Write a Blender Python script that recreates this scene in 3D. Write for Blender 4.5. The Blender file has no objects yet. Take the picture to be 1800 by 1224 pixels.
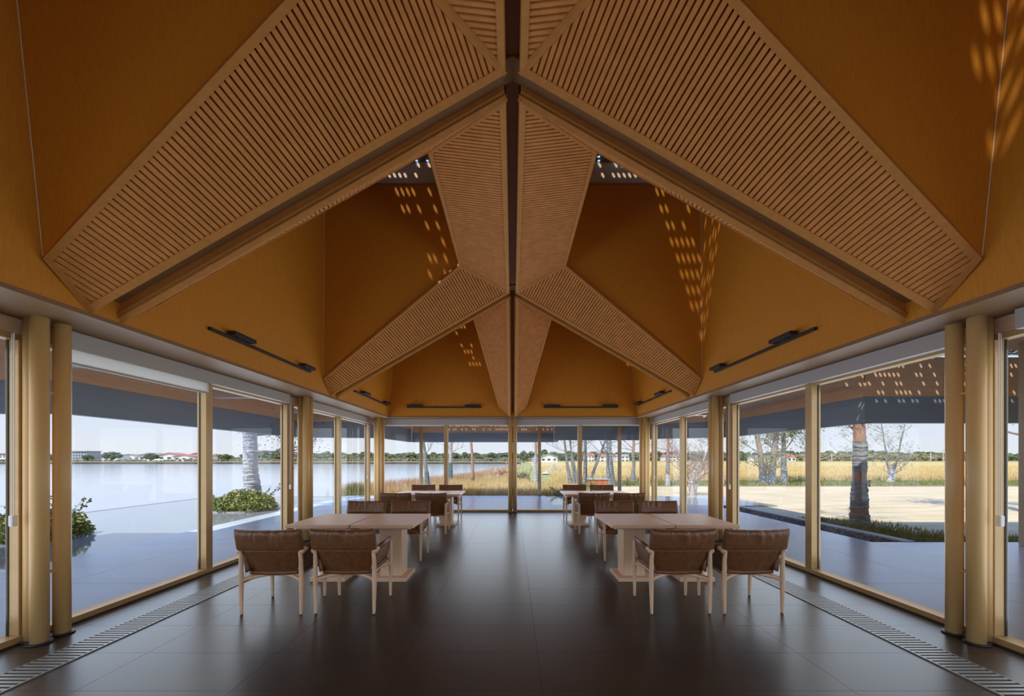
import bpy, math, random
from mathutils import Vector, Matrix, noise

# ---------------------------------------------------------------- camera, sky, sun, exposure
sc = bpy.context.scene
COL = sc.collection
F_PX, W_PX, H_PX, VPX, VPY, CAM_H = 700.0, 1800.0, 1224.0, 901.0, 808.0, 1.4
cam_d = bpy.data.cameras.new('camera'); cam = bpy.data.objects.new('camera', cam_d); COL.objects.link(cam)
cam.location = (0, 0, CAM_H); cam.rotation_euler = (math.pi / 2, 0, 0)
cam_d.sensor_width = 36; cam_d.lens = F_PX / W_PX * 36
cam_d.shift_x = -(VPX - W_PX / 2) / W_PX; cam_d.shift_y = (VPY - H_PX / 2) / W_PX
cam_d.clip_start = 0.05; cam_d.clip_end = 3000
sc.camera = cam

SUN_DIR = Vector((0.41, 0.52, -1.0)).normalized()          # the way the sunlight travels
world = bpy.data.worlds.new('world'); sc.world = world; world.use_nodes = True
nt = world.node_tree; nt.nodes.clear()
tcn = nt.nodes.new('ShaderNodeTexCoord'); sep = nt.nodes.new('ShaderNodeSeparateXYZ'); sky = nt.nodes.new('ShaderNodeValToRGB')
nt.links.new(tcn.outputs['Generated'], sep.inputs[0]); nt.links.new(sep.outputs['Z'], sky.inputs[0])   # clear pale sky, paler at the horizon
for pos, c in ((0.0, (0.84, 0.87, 0.92)), (0.09, (0.74, 0.84, 1.0)), (0.28, (0.54, 0.80, 1.30)), (1.0, (0.32, 0.58, 1.26))):
    el = sky.color_ramp.elements[0] if pos == 0 else (sky.color_ramp.elements[-1] if pos == 1 else sky.color_ramp.elements.new(pos)); el.position = pos; el.color = (*c, 1)
bgn = nt.nodes.new('ShaderNodeBackground'); bgn.inputs[1].default_value = 1.0
wo = nt.nodes.new('ShaderNodeOutputWorld')
nt.links.new(sky.outputs[0], bgn.inputs[0]); nt.links.new(bgn.outputs[0], wo.inputs[0])
sun_d = bpy.data.lights.new('sun', 'SUN'); sun = bpy.data.objects.new('sun', sun_d); COL.objects.link(sun)
sun_d.energy = 4.9; sun_d.angle = math.radians(0.9); sun_d.color = (1.0, 0.93, 0.82)
sun.rotation_euler = SUN_DIR.to_track_quat('-Z', 'Y').to_euler(); sun.location = (-8, -10, 30)
def fill_light(name, loc, aim, sx, sy, radiance, spread=180):             # added area light just outside a run of windows, brightening the room
    d = bpy.data.lights.new(name, 'AREA'); d.shape = 'RECTANGLE'; d.size = sx; d.size_y = sy; d.energy = radiance * math.pi * sx * sy; d.color = (0.82, 0.91, 1.0); d.spread = math.radians(spread)
    o = bpy.data.objects.new(name, d); COL.objects.link(o); o.location = loc; o.rotation_euler = Vector(aim).to_track_quat('-Z', 'Y').to_euler()
FILL = 1.65
fill_light('window_fill', (-3.93, 3.05, 1.2), (1, 0, 0), 15.0, 2.1, FILL); fill_light('window_fill', (3.84, 3.05, 1.2), (-1, 0, 0), 15.0, 2.1, FILL)
fill_light('window_fill', (0, 10.82, 1.2), (0, -1, 0), 7.1, 2.1, FILL); fill_light('window_fill', (0, -4.75, 1.2), (0, 1, -1.4), 7.1, 2.1, FILL * 4.0, 104)  # the stronger one behind the viewer is an unseen added fill, aimed down
sc.view_settings.view_transform = 'Standard'; sc.view_settings.look = 'None'
sc.view_settings.exposure = 0.0; sc.view_settings.gamma = 1.0; sc.view_settings.use_curve_mapping = False
sc.cycles.use_denoising = True
sc.cycles.max_bounces = 14; sc.cycles.diffuse_bounces = 10; sc.cycles.glossy_bounces = 4
sc.cycles.transparent_max_bounces = 24; sc.cycles.caustics_reflective = False; sc.cycles.caustics_refractive = False
sc.cycles.sample_clamp_indirect = 6.0

# ---------------------------------------------------------------- helpers
R = random.Random(7)
V = Vector

def px(X, Y, D):
    """photo pixel at depth D -> point"""
    return V(((X - VPX) * D / F_PX, D, CAM_H + (VPY - Y) * D / F_PX))

def tag(o, label=None, cat=None, group=None, kind=None):
    if label: o['label'] = label
    if cat: o['category'] = cat
    if group: o['group'] = group
    if kind: o['kind'] = kind
    return o

def empty(name, loc=(0, 0, 0), rz=0.0, parent=None):
    o = bpy.data.objects.new(name, None); COL.objects.link(o)
    o.location = loc; o.rotation_euler = (0, 0, rz); o.empty_display_size = 0.1
    if parent: o.parent = parent
    return o

def link(name, me, parent=None, mat=None):
    o = bpy.data.objects.new(name, me); COL.objects.link(o)
    if parent: o.parent = parent
    return o

class MB:
    def __init__(s): s.v = []; s.f = []
    def poly(s, pts):
        n = len(s.v); s.v += [tuple(p) for p in pts]; s.f.append(tuple(range(n, n + len(pts))))
    def hexa(s, p):                       # 8 points: bottom 4, top 4
        n = len(s.v); s.v += [tuple(q) for q in p]
        s.f += [tuple(n + i for i in f) for f in ((3,2,1,0),(4,5,6,7),(0,1,5,4),(1,2,6,5),(2,3,7,6),(3,0,4,7))]
    def box(s, x0, x1, y0, y1, z0, z1):
        s.hexa([(x0,y0,z0),(x1,y0,z0),(x1,y1,z0),(x0,y1,z0),(x0,y0,z1),(x1,y0,z1),(x1,y1,z1),(x0,y1,z1)])
    def prism(s, pts, off):               # planar polygon extruded by a vector
        off = V(off); n = len(s.v); k = len(pts)
        s.v += [tuple(V(p)) for p in pts] + [tuple(V(p) + off) for p in pts]
        s.f.append(tuple(range(n, n + k))); s.f.append(tuple(range(n + 2 * k - 1, n + k - 1, -1)))
        for i in range(k):
            j = (i + 1) % k; s.f.append((n + j, n + i, n + k + i, n + k + j))
    def bar(s, p, q, w, h, up=(0, 0, 1)):
        p, q = V(p), V(q); d = (q - p).normalized(); up = V(up)
        a = d.cross(up)
        if a.length < 1e-5: a = d.cross(V((1, 0, 0)))
        a.normalize(); b = a.cross(d).normalized(); a *= w / 2; b *= h / 2
        s.hexa([p - a - b, p + a - b, q + a - b, q - a - b, p - a + b, p + a + b, q + a + b, q - a + b])
    def tube(s, pts, rad, n=8, cap=True):
        pts = [V(p) for p in pts]; base = len(s.v); m = len(pts)
        if not hasattr(rad, '__len__'): rad = [rad] * m
        ref = None
        for i, p in enumerate(pts):
            d = (pts[min(i + 1, m - 1)] - pts[max(i - 1, 0)])
            if d.length < 1e-9: d = V((0, 0, 1))
            d.normalize()
            if ref is None: ref = d.orthogonal().normalized()
            ref = (ref - d * ref.dot(d))
            if ref.length < 1e-6: ref = d.orthogonal()
            ref.normalize(); b = d.cross(ref)
            for k in range(n):
                t = 2 * math.pi * k / n
                s.v.append(tuple(p + (ref * math.cos(t) + b * math.sin(t)) * rad[i]))
        for i in range(m - 1):
            for k in range(n):
                a0 = base + i * n + k; a1 = base + i * n + (k + 1) % n
                s.f.append((a0, a1, a1 + n, a0 + n))
        if cap:
            s.f.append(tuple(base + k for k in range(n - 1, -1, -1)))
            s.f.append(tuple(base + (m - 1) * n + k for k in range(n)))
    def blob(s, c, r, seg=8, rings=5, jit=0.0, rnd=None):
        base = len(s.v); c = V(c); r = V(r) if hasattr(r, '__len__') else V((r, r, r))
        rnd = rnd or R
        s.v.append((c.x, c.y, c.z - r.z))
        for i in range(1, rings):
            ph = -math.pi / 2 + math.pi * i / rings
            for k in range(seg):
                t = 2 * math.pi * (k + 0.5 * (i % 2)) / seg; q = 1 + rnd.uniform(-jit, jit)
                s.v.append((c.x + r.x * math.cos(ph) * math.cos(t) * q, c.y + r.y * math.cos(ph) * math.sin(t) * q, c.z + r.z * math.sin(ph) * q))
        s.v.append((c.x, c.y, c.z + r.z)); top = len(s.v) - 1
        for k in range(seg):
            s.f.append((base, base + 1 + (k + 1) % seg, base + 1 + k))
            s.f.append((top, top - seg + k, top - seg + (k + 1) % seg))
        for i in range(rings - 2):
            for k in range(seg):
                a = base + 1 + i * seg + k; b = base + 1 + i * seg + (k + 1) % seg
                s.f.append((a, b, b + seg, a + seg))
    def grid(s, fn, nu, nv):
        base = len(s.v)
        for i in range(nu + 1):
            for j in range(nv + 1): s.v.append(tuple(fn(i / nu, j / nv)))
        for i in range(nu):
            for j in range(nv):
                a = base + i * (nv + 1) + j; s.f.append((a, a + nv + 1, a + nv + 2, a + 1))
    def sheet(s, fn, nu, nv, th):         # surface with thickness
        e = 1e-3; base = len(s.v); N = (nu + 1) * (nv + 1); back = []
        for i in range(nu + 1):
            for j in range(nv + 1):
                u, v = i / nu, j / nv; p = V(fn(u, v))
                du = V(fn(min(u + e, 1), v)) - V(fn(max(u - e, 0), v)); dv = V(fn(u, min(v + e, 1))) - V(fn(u, max(v - e, 0)))
                n = du.cross(dv); n = n.normalized() if n.length > 1e-12 else V((0, 0, 1))
                s.v.append(tuple(p + n * th / 2)); back.append(tuple(p - n * th / 2))
        s.v += back
        for i in range(nu):
            for j in range(nv):
                a = base + i * (nv + 1) + j; s.f.append((a, a + nv + 1, a + nv + 2, a + 1))
                b = a + N; s.f.append((b, b + 1, b + nv + 2, b + nv + 1))
        rim = [i * (nv + 1) for i in range(nu + 1)] + [nu * (nv + 1) + j for j in range(1, nv + 1)] + \
              [i * (nv + 1) + nv for i in range(nu - 1, -1, -1)] + [j for j in range(nv - 1, 0, -1)]
        for k in range(len(rim)):
            a, b = base + rim[k], base + rim[(k + 1) % len(rim)]; s.f.append((b, a, a + N, b + N))
    def build(s, name, mat, parent=None, smooth=False, bevel=0.0, subsurf=0):
        me = bpy.data.meshes.new(name); me.from_pydata(s.v, [], s.f); me.update()
        if mat: me.materials.append(mat)
        if smooth: me.polygons.foreach_set('use_smooth', [True] * len(me.polygons))
        o = link(name, me, parent)
        if bevel:
            m = o.modifiers.new('bevel', 'BEVEL'); m.width = bevel; m.segments = 2; m.limit_method = 'ANGLE'; m.angle_limit = math.radians(40)
        if subsurf:
            m = o.modifiers.new('sub', 'SUBSURF'); m.levels = subsurf; m.render_levels = subsurf
        return o

_cubes = {}
def cube_mesh(mat):
    if mat.name not in _cubes:
        b = MB(); b.box(-.5, .5, -.5, .5, -.5, .5)
        me = bpy.data.meshes.new('block'); me.from_pydata(b.v, [], b.f); me.materials.append(mat); me.update()
        _cubes[mat.name] = me
    return _cubes[mat.name]

def box(name, x0, x1, y0, y1, z0, z1, mat, parent=None):
    o = link(name, cube_mesh(mat), parent)
    o.location = ((x0 + x1) / 2, (y0 + y1) / 2, (z0 + z1) / 2); o.scale = (abs(x1 - x0), abs(y1 - y0), abs(z1 - z0))
    return o

def solid(name, x0, x1, y0, y1, z0, z1, mat, parent=None, bevel=0.0):
    b = MB(); b.box(min(x0, x1), max(x0, x1), min(y0, y1), max(y0, y1), z0, z1); return b.build(name, mat, parent, bevel=bevel)

def children_of(o): return [c for c in bpy.data.objects if c.parent == o]
def copy_tree(o, parent=None):
    c = o.copy(); COL.objects.link(c); c.parent = parent
    for ch in list(o.children): copy_tree(ch, c)
    return c

# ---------------------------------------------------------------- materials
def mat(name, col, rough=0.6, var=0.0, vscale=(1, 1, 1), col2=None, bump=0.0, bscale=None, metal=0.0, spec=0.5, coat=0.0, detail=4, coord='pos', sub=0.0, trans=0.0, distort=0.0):
    m = bpy.data.materials.new(name); m.use_nodes = True; t = m.node_tree; p = t.nodes['Principled BSDF']
    p.inputs['Base Color'].default_value = (*col, 1); p.inputs['Roughness'].default_value = rough
    p.inputs['Metallic'].default_value = metal; p.inputs['Specular IOR Level'].default_value = spec
    p.inputs['Coat Weight'].default_value = coat
    if var or col2 or bump:
        if coord == 'pos':
            g = t.nodes.new('ShaderNodeNewGeometry'); src = g.outputs['Position']
        else:
            g = t.nodes.new('ShaderNodeTexCoord'); src = g.outputs['Object']
        mp = t.nodes.new('ShaderNodeMapping'); mp.inputs['Scale'].default_value = vscale; t.links.new(src, mp.inputs[0])
        nz = t.nodes.new('ShaderNodeTexNoise'); nz.inputs['Scale'].default_value = 1.0; nz.inputs['Detail'].default_value = detail
        nz.inputs['Distortion'].default_value = distort
        t.links.new(mp.outputs[0], nz.inputs['Vector'])
        if var or col2:
            rp = t.nodes.new('ShaderNodeValToRGB'); rp.color_ramp.elements[0].position = 0.3; rp.color_ramp.elements[1].position = 0.7
            c2 = col2 or tuple(min(1, c * (1 + var)) for c in col); c1 = col if col2 else tuple(c * (1 - var) for c in col)
            rp.color_ramp.elements[0].color = (*c1, 1); rp.color_ramp.elements[1].color = (*c2, 1)
            t.links.new(nz.outputs['Fac'], rp.inputs[0]); t.links.new(rp.outputs[0], p.inputs['Base Color'])
        if bump:
            nz2 = nz
            if bscale:
                mp2 = t.nodes.new('ShaderNodeMapping'); mp2.inputs['Scale'].default_value = bscale; t.links.new(src, mp2.inputs[0])
                nz2 = t.nodes.new('ShaderNodeTexNoise'); nz2.inputs['Scale'].default_value = 1.0; nz2.inputs['Detail'].default_value = 3; t.links.new(mp2.outputs[0], nz2.inputs['Vector'])
            bp = t.nodes.new('ShaderNodeBump'); bp.inputs['Strength'].default_value = bump; bp.inputs['Distance'].default_value = 0.02
            t.links.new(nz2.outputs['Fac'], bp.inputs['Height']); t.links.new(bp.outputs[0], p.inputs['Normal'])
    return m

def glass_mat(name, tint=(0.985, 0.99, 0.992), ior=1.45):
    m = bpy.data.materials.new(name); m.use_nodes = True; t = m.node_tree; t.nodes.clear()
    o = t.nodes.new('ShaderNodeOutputMaterial'); tr = t.nodes.new('ShaderNodeBsdfTransparent'); gl = t.nodes.new('ShaderNodeBsdfGlossy')
    lw = t.nodes.new('ShaderNodeLayerWeight'); mx = t.nodes.new('ShaderNodeMixShader')
    pw = t.nodes.new('ShaderNodeMath'); pw.operation = 'POWER'; pw.inputs[1].default_value = 5.0
    fr = t.nodes.new('ShaderNodeMath'); fr.operation = 'MULTIPLY_ADD'; fr.inputs[1].default_value = 0.5; fr.inputs[2].default_value = 0.018
    t.links.new(lw.outputs['Facing'], pw.inputs[0]); t.links.new(pw.outputs[0], fr.inputs[0])
    tr.inputs[0].default_value = (*tint, 1); gl.inputs['Roughness'].default_value = 0.0; lw.inputs[0].default_value = 0.5
    t.links.new(fr.outputs[0], mx.inputs[0]); t.links.new(tr.outputs[0], mx.inputs[1]); t.links.new(gl.outputs[0], mx.inputs[2]); t.links.new(mx.outputs[0], o.inputs[0])
    return m

def two_sided_leaf(name, c1, c2, rough=0.6):
    m = bpy.data.materials.new(name); m.use_nodes = True; t = m.node_tree; p = t.nodes['Principled BSDF']
    g = t.nodes.new('ShaderNodeNewGeometry'); nz = t.nodes.new('ShaderNodeTexNoise'); nz.inputs['Scale'].default_value = 3.1; nz.inputs['Detail'].default_value = 6
    rp = t.nodes.new('ShaderNodeValToRGB'); rp.color_ramp.elements[0].position = .35; rp.color_ramp.elements[1].position = .65
    rp.color_ramp.elements[0].color = (*c1, 1); rp.color_ramp.elements[1].color = (*c2, 1)
    t.links.new(g.outputs['Position'], nz.inputs['Vector']); t.links.new(nz.outputs['Fac'], rp.inputs[0]); t.links.new(rp.outputs[0], p.inputs['Base Color'])
    p.inputs['Roughness'].default_value = rough
    return m

M = {}
M['wall_wood'] = mat('wall_wood', (0.60, 0.235, 0.020), 0.6, spec=0.25, var=0.09, vscale=(90, 90, 3), bump=0.06, bscale=(240, 240, 9))
M['slat_wood'] = mat('slat_wood', (0.70, 0.305, 0.090), 0.65, spec=0.2, var=0.10, vscale=(9, 9, 9))
M['rail_wood'] = mat('rail_wood', (0.60, 0.265, 0.070), 0.6, spec=0.2, var=0.08, vscale=(14, 14, 30))
M['back_wood'] = mat('back_wood', (0.44, 0.19, 0.045), 0.8, spec=0.2)
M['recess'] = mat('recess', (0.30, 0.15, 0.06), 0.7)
M['curb_wood'] = mat('curb_wood', (0.74, 0.57, 0.36), 0.6, var=0.06, vscale=(3, 3, 40))  # light base carries the skylight that brightens the kerb
M['screen'] = mat('screen_metal', (0.16, 0.17, 0.19), 0.5, metal=0.3)
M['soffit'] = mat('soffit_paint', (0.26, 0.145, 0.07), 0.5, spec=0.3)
M['blind_box'] = mat('blind_box', (0.46, 0.42, 0.40), 0.45)
M['fabric'] = mat('blind_fabric', (0.85, 0.83, 0.81), 0.9)
_t = M['fabric'].node_tree; _tr = _t.nodes.new('ShaderNodeBsdfTranslucent'); _tr.inputs[0].default_value = (.9, .89, .87, 1); _mx = _t.nodes.new('ShaderNodeMixShader'); _mx.inputs[0].default_value = .6
_t.links.new(_t.nodes['Principled BSDF'].outputs[0], _mx.inputs[1]); _t.links.new(_tr.outputs[0], _mx.inputs[2]); _t.links.new(_mx.outputs[0], _t.nodes['Material Output'].inputs[0])
M['frame'] = mat('frame_bronze', (0.50, 0.325, 0.145), 0.40, metal=0.2, var=0.05, vscale=(3, 3, 8))
M['gasket'] = mat('gasket', (0.03, 0.028, 0.025), 0.5)
M['column'] = mat('column_paint', (0.74, 0.475, 0.195), 0.36, var=0.03, vscale=(4, 4, 2))
M['black'] = mat('black_metal', (0.018, 0.018, 0.02), 0.45)
M['lens'] = mat('lamp_lens', (0.35, 0.34, 0.32), 0.3)
M['white_plastic'] = mat('white_plastic', (0.75, 0.74, 0.72), 0.4)
M['tile'] = mat('floor_tile', (0.034, 0.024, 0.019), 0.30, col2=(0.047, 0.034, 0.027), vscale=(1.4, 2.2, 1), bump=0.03, bscale=(14, 14, 14), spec=0.5, detail=8)
M['grout'] = mat('grout', (0.075, 0.064, 0.055), 0.7)
M['steel'] = mat('grille_steel', (0.30, 0.29, 0.28), 0.42, metal=0.6)
M['dark'] = mat('dark_pan', (0.012, 0.012, 0.013), 0.8)
M['leather'] = mat('leather', (0.21, 0.086, 0.034), 0.34, col2=(0.13, 0.052, 0.020), vscale=(28, 28, 28), bump=0.10, bscale=(160, 160, 160), coord='obj', detail=6)
M['chair_wood'] = mat('chair_wood', (0.72, 0.48, 0.31), 0.5, var=0.08, vscale=(40, 40, 6), coord='obj')
M['table_wood'] = mat('table_wood', (0.80, 0.54, 0.38), 0.42, col2=(0.70, 0.455, 0.31), vscale=(4, 60, 60), coord='obj', detail=6, distort=0.6)
M['pedestal_wood'] = mat('pedestal_wood', (0.80, 0.56, 0.38), 0.5, col2=(0.70, 0.47, 0.30), vscale=(60, 60, 3), coord='obj', detail=6, distort=0.6)
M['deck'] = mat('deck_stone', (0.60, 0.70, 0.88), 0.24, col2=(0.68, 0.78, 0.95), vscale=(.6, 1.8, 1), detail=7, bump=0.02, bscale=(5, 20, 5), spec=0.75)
M['deck_joint'] = mat('deck_joint', (0.12, 0.12, 0.125), 0.8)
M['fascia'] = mat('fascia_metal', (0.25, 0.32, 0.40), 0.5, var=0.05, vscale=(1, 1, 12))
M['soffit_wood'] = mat('soffit_wood', (0.76, 0.50, 0.32), 0.55, var=0.06, vscale=(4, 4, 30))
M['beam_lit_white'] = mat('beam_lit_white', (0.84, 0.80, 0.74), 0.6)  # whitened so the eave beams look lit by bounced sun
M['pool'] = mat('pool_water', (0.30, 0.33, 0.36), 0.06, bump=0.012, vscale=(3, 3, 3), spec=0.8)
M['lake'] = mat('lake_water', (0.40, 0.42, 0.46), 0.12, bump=0.16, vscale=(.5, 2.0, 1), spec=0.8, col2=(0.45, 0.47, 0.51))
M['stone_kerb'] = mat('stone_kerb', (0.42, 0.44, 0.46), 0.6)
M['gravel'] = mat('gravel', (0.07, 0.072, 0.078), 0.75, col2=(0.15, 0.15, 0.155), vscale=(20, 20, 20))
M['lawn'] = mat('lawn', (0.52, 0.42, 0.24), 0.95, col2=(0.70, 0.58, 0.40), vscale=(.5, 2.2, 1), detail=10, bump=0.5, bscale=(30, 30, 30))
M['lawn_blade'] = two_sided_leaf('lawn_blade', (0.14, 0.19, 0.045), (0.33, 0.33, 0.11))
M['field'] = mat('field', (0.50, 0.36, 0.10), 0.95, col2=(0.62, 0.47, 0.20), vscale=(.12, .5, 1), detail=10, bump=0.6, bscale=(9, 9, 9))
M['field_blade'] = two_sided_leaf('field_blade', (0.56, 0.42, 0.15), (0.70, 0.56, 0.30))
M['reed'] = two_sided_leaf('reed_blade', (0.60, 0.42, 0.15), (0.80, 0.62, 0.32))
M['reed_red'] = two_sided_leaf('reed_red_blade', (0.52, 0.30, 0.18), (0.68, 0.46, 0.27))
M['verge'] = mat('verge', (0.22, 0.25, 0.07), 0.95, col2=(0.42, 0.38, 0.15), vscale=(1.1, 1.1, 1), detail=9)
M['mulch'] = mat('mulch', (0.20, 0.12, 0.085), 0.95, col2=(0.30, 0.19, 0.14), vscale=(2, 2, 2), detail=8)
M['path'] = mat('path', (0.55, 0.52, 0.49), 0.9)
M['bark'] = mat('bark', (0.26, 0.19, 0.14), 0.9, col2=(0.40, 0.30, 0.23), vscale=(14, 14, 5), bump=0.7, bscale=(30, 30, 8))
M['bark_red'] = mat('bark_red', (0.36, 0.20, 0.13), 0.9, col2=(0.54, 0.34, 0.24), vscale=(16, 16, 6), bump=0.7, bscale=(30, 30, 8))
M['bark_grey'] = mat('bark_grey', (0.20, 0.19, 0.18), 0.9, col2=(0.33, 0.32, 0.30), vscale=(16, 16, 6), bump=0.6, bscale=(30, 30, 8))
M['bark_pale'] = mat('bark_pale', (0.42, 0.38, 0.36), 0.9, col2=(0.55, 0.50, 0.47), vscale=(14, 14, 6), bump=0.5)
M['twig_red'] = mat('twig_red', (0.34, 0.20, 0.15), 0.9)
M['wrap'] = mat('wrap', (0.20, 0.215, 0.23), 0.7, col2=(0.33, 0.345, 0.36), vscale=(9, 9, 26), bump=0.8, bscale=(6, 6, 60))
M['wrap_pale'] = mat('wrap_pale', (0.55, 0.56, 0.58), 0.75, col2=(0.42, 0.43, 0.46), vscale=(9, 9, 22), bump=0.6)
M['wrap_green'] = mat('wrap_green', (0.07, 0.14, 0.14), 0.7, col2=(0.16, 0.24, 0.24), vscale=(9, 9, 16))
M['leaf'] = two_sided_leaf('leaf_green', (0.075, 0.13, 0.025), (0.22, 0.27, 0.06))
M['leaf_bush'] = two_sided_leaf('leaf_bush', (0.13, 0.19, 0.035), (0.34, 0.36, 0.10))
M['leaf_pine'] = two_sided_leaf('leaf_pine', (0.07, 0.11, 0.045), (0.17, 0.20, 0.08))
M['leaf_dry'] = two_sided_leaf('leaf_dry', (0.26, 0.19, 0.09), (0.33, 0.32, 0.14))
M['far_green'] = mat('far_green', (0.06, 0.095, 0.04), 0.95, col2=(0.145, 0.17, 0.08), vscale=(.22, .22, .35), detail=10, bump=1.0, bscale=(1.2, 1.2, 1.2))
M['far_brown'] = mat('far_brown', (0.17, 0.15, 0.08), 0.95, col2=(0.30, 0.25, 0.13), vscale=(.22, .22, .35), detail=10)
M['bank'] = mat('bank', (0.40, 0.32, 0.17), 0.95, col2=(0.30, 0.31, 0.14), vscale=(.10, .10, .3), detail=9)
M['quay'] = mat('quay', (0.045, 0.04, 0.045), 0.9, col2=(0.07, 0.065, 0.065), vscale=(.4, .4, .4))
M['white_wall'] = mat('white_wall', (0.80, 0.79, 0.77), 0.8)
M['grey_wall'] = mat('grey_wall', (0.36, 0.40, 0.45), 0.7)
M['red_roof'] = mat('red_roof', (0.46, 0.16, 0.12), 0.8)
M['grey_roof'] = mat('grey_roof', (0.33, 0.31, 0.31), 0.8)
M['window_dark'] = mat('window_dark', (0.06, 0.07, 0.09), 0.2)
M['planter'] = mat('planter', (0.55, 0.17, 0.075), 0.6)
M['beige'] = mat('beige_panel', (0.56, 0.46, 0.34), 0.6, var=0.04, vscale=(5, 5, 40))
M['glass'] = glass_mat('glass')

# ---------------------------------------------------------------- room dimensions
WX = {-1: 3.78, 1: 3.69}            # glass line on the lake side (-1) and the lawn side (+1)
DX = {-1: 0.04, 1: -0.03}
Z_SOF = 2.485                        # underside of the timber walls
Z_TOP = 5.68                         # top of the light shafts
Z_SCR = 6.12                         # perforated screens over them
ROW = [(-0.95, -0.75), (3.05, 3.25), (7.05, 7.25)]   # (near edge, far edge) of each cross beam
Y_FAR, Y_BACK = 10.65, -4.55
Y_B3 = 10.28
SIDE = {-1: 'lake', 1: 'lawn'}

def xA(z): return 3.22 - 0.09 * (z - Z_SOF)

# ---------------------------------------------------------------- floor
fl = empty('floor'); tag(fl, 'dark brown stone tile floor of the dining pavilion', 'floor', kind='structure')
solid('floor_bed', -3.75, 3.66, Y_BACK, Y_FAR, -0.12, -0.0012, M['grout'], fl)
tw, td, gap = 0.94, 0.474, 0.0025
xs = [0.18 + tw * k for k in range(-5, 5)]
yk = [3.356 + td * k for k in range(-17, 16)]
for i in range(len(xs) - 1):
    for j in range(len(yk) - 1):
        x0, x1 = max(xs[i], -3.74) + gap / 2, min(xs[i + 1], 3.65) - gap / 2
        y0, y1 = max(yk[j], Y_BACK) + gap / 2, min(yk[j + 1], Y_FAR - .02) - gap / 2
        if x1 - x0 > .05 and y1 - y0 > .03: box('tile', x0, x1, y0, y1, -0.03, 0.0, M['tile'], fl)

# floor trench grilles
def grille(s):
    x_in, x_out = (3.06, 3.31) if s < 0 else (2.89, 3.15)
    a, b = sorted((s * x_in, s * x_out))
    g = empty('floor_grille', ((a + b) / 2, 3, 0))
    tag(g, f'long steel slotted floor grille along the {SIDE[s]}-side glass wall', 'floor grille')
    g.location = (0, 0, 0)
    box('tray', a, b, -3.5, 10.0, 0.0, 0.0025, M['dark'], g)
    for e in (a, b):
        q = .012 if abs(e) == x_in else .008
        box('edge_rail', e - q / 2, e + q / 2, -3.5, 10.0, 0.0, 0.008, M['steel'], g)
    far = MB(); y = -0.6
    while y < 9.98:
        if 0.9 < y < 5.6: box('bar', a + .006, b - .006, y, y + .021, 0.0015, 0.007, M['steel'], g)
        else: far.box(a + .006, b - .006, y, y + .021, 0.0015, 0.007)
        y += 0.040
    o = far.build('bars', M['steel'], g); o['kind'] = 'stuff'
for s in (-1, 1): grille(s)

# ---------------------------------------------------------------- slatted ceiling folds
def slat_mesh():
    b = MB(); w0, w1, h = .5, .42, 1.0
    b.hexa([(-w1, -.5, 1), (w1, -.5, 1), (w1, .5, 1), (-w1, .5, 1), (-w0, -.5, 0), (w0, -.5, 0), (w0, .5, 0), (-w0, .5, 0)])
    b.f = [tuple(reversed(f)) for f in b.f]
    me = bpy.data.meshes.new('slat'); me.from_pydata(b.v, [], b.f); me.materials.append(M['slat_wood']); me.update(); return me
SLAT = slat_mesh()

def clip_line(poly2, u):
    ws = []
    for i in range(len(poly2)):
        (u0, w0), (u1, w1) = poly2[i], poly2[(i + 1) % len(poly2)]
        if (u0 - u) * (u1 - u) < 0: ws.append(w0 + (w1 - w0) * (u - u0) / (u1 - u0))
    return (min(ws), max(ws)) if len(ws) >= 2 else None

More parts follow.
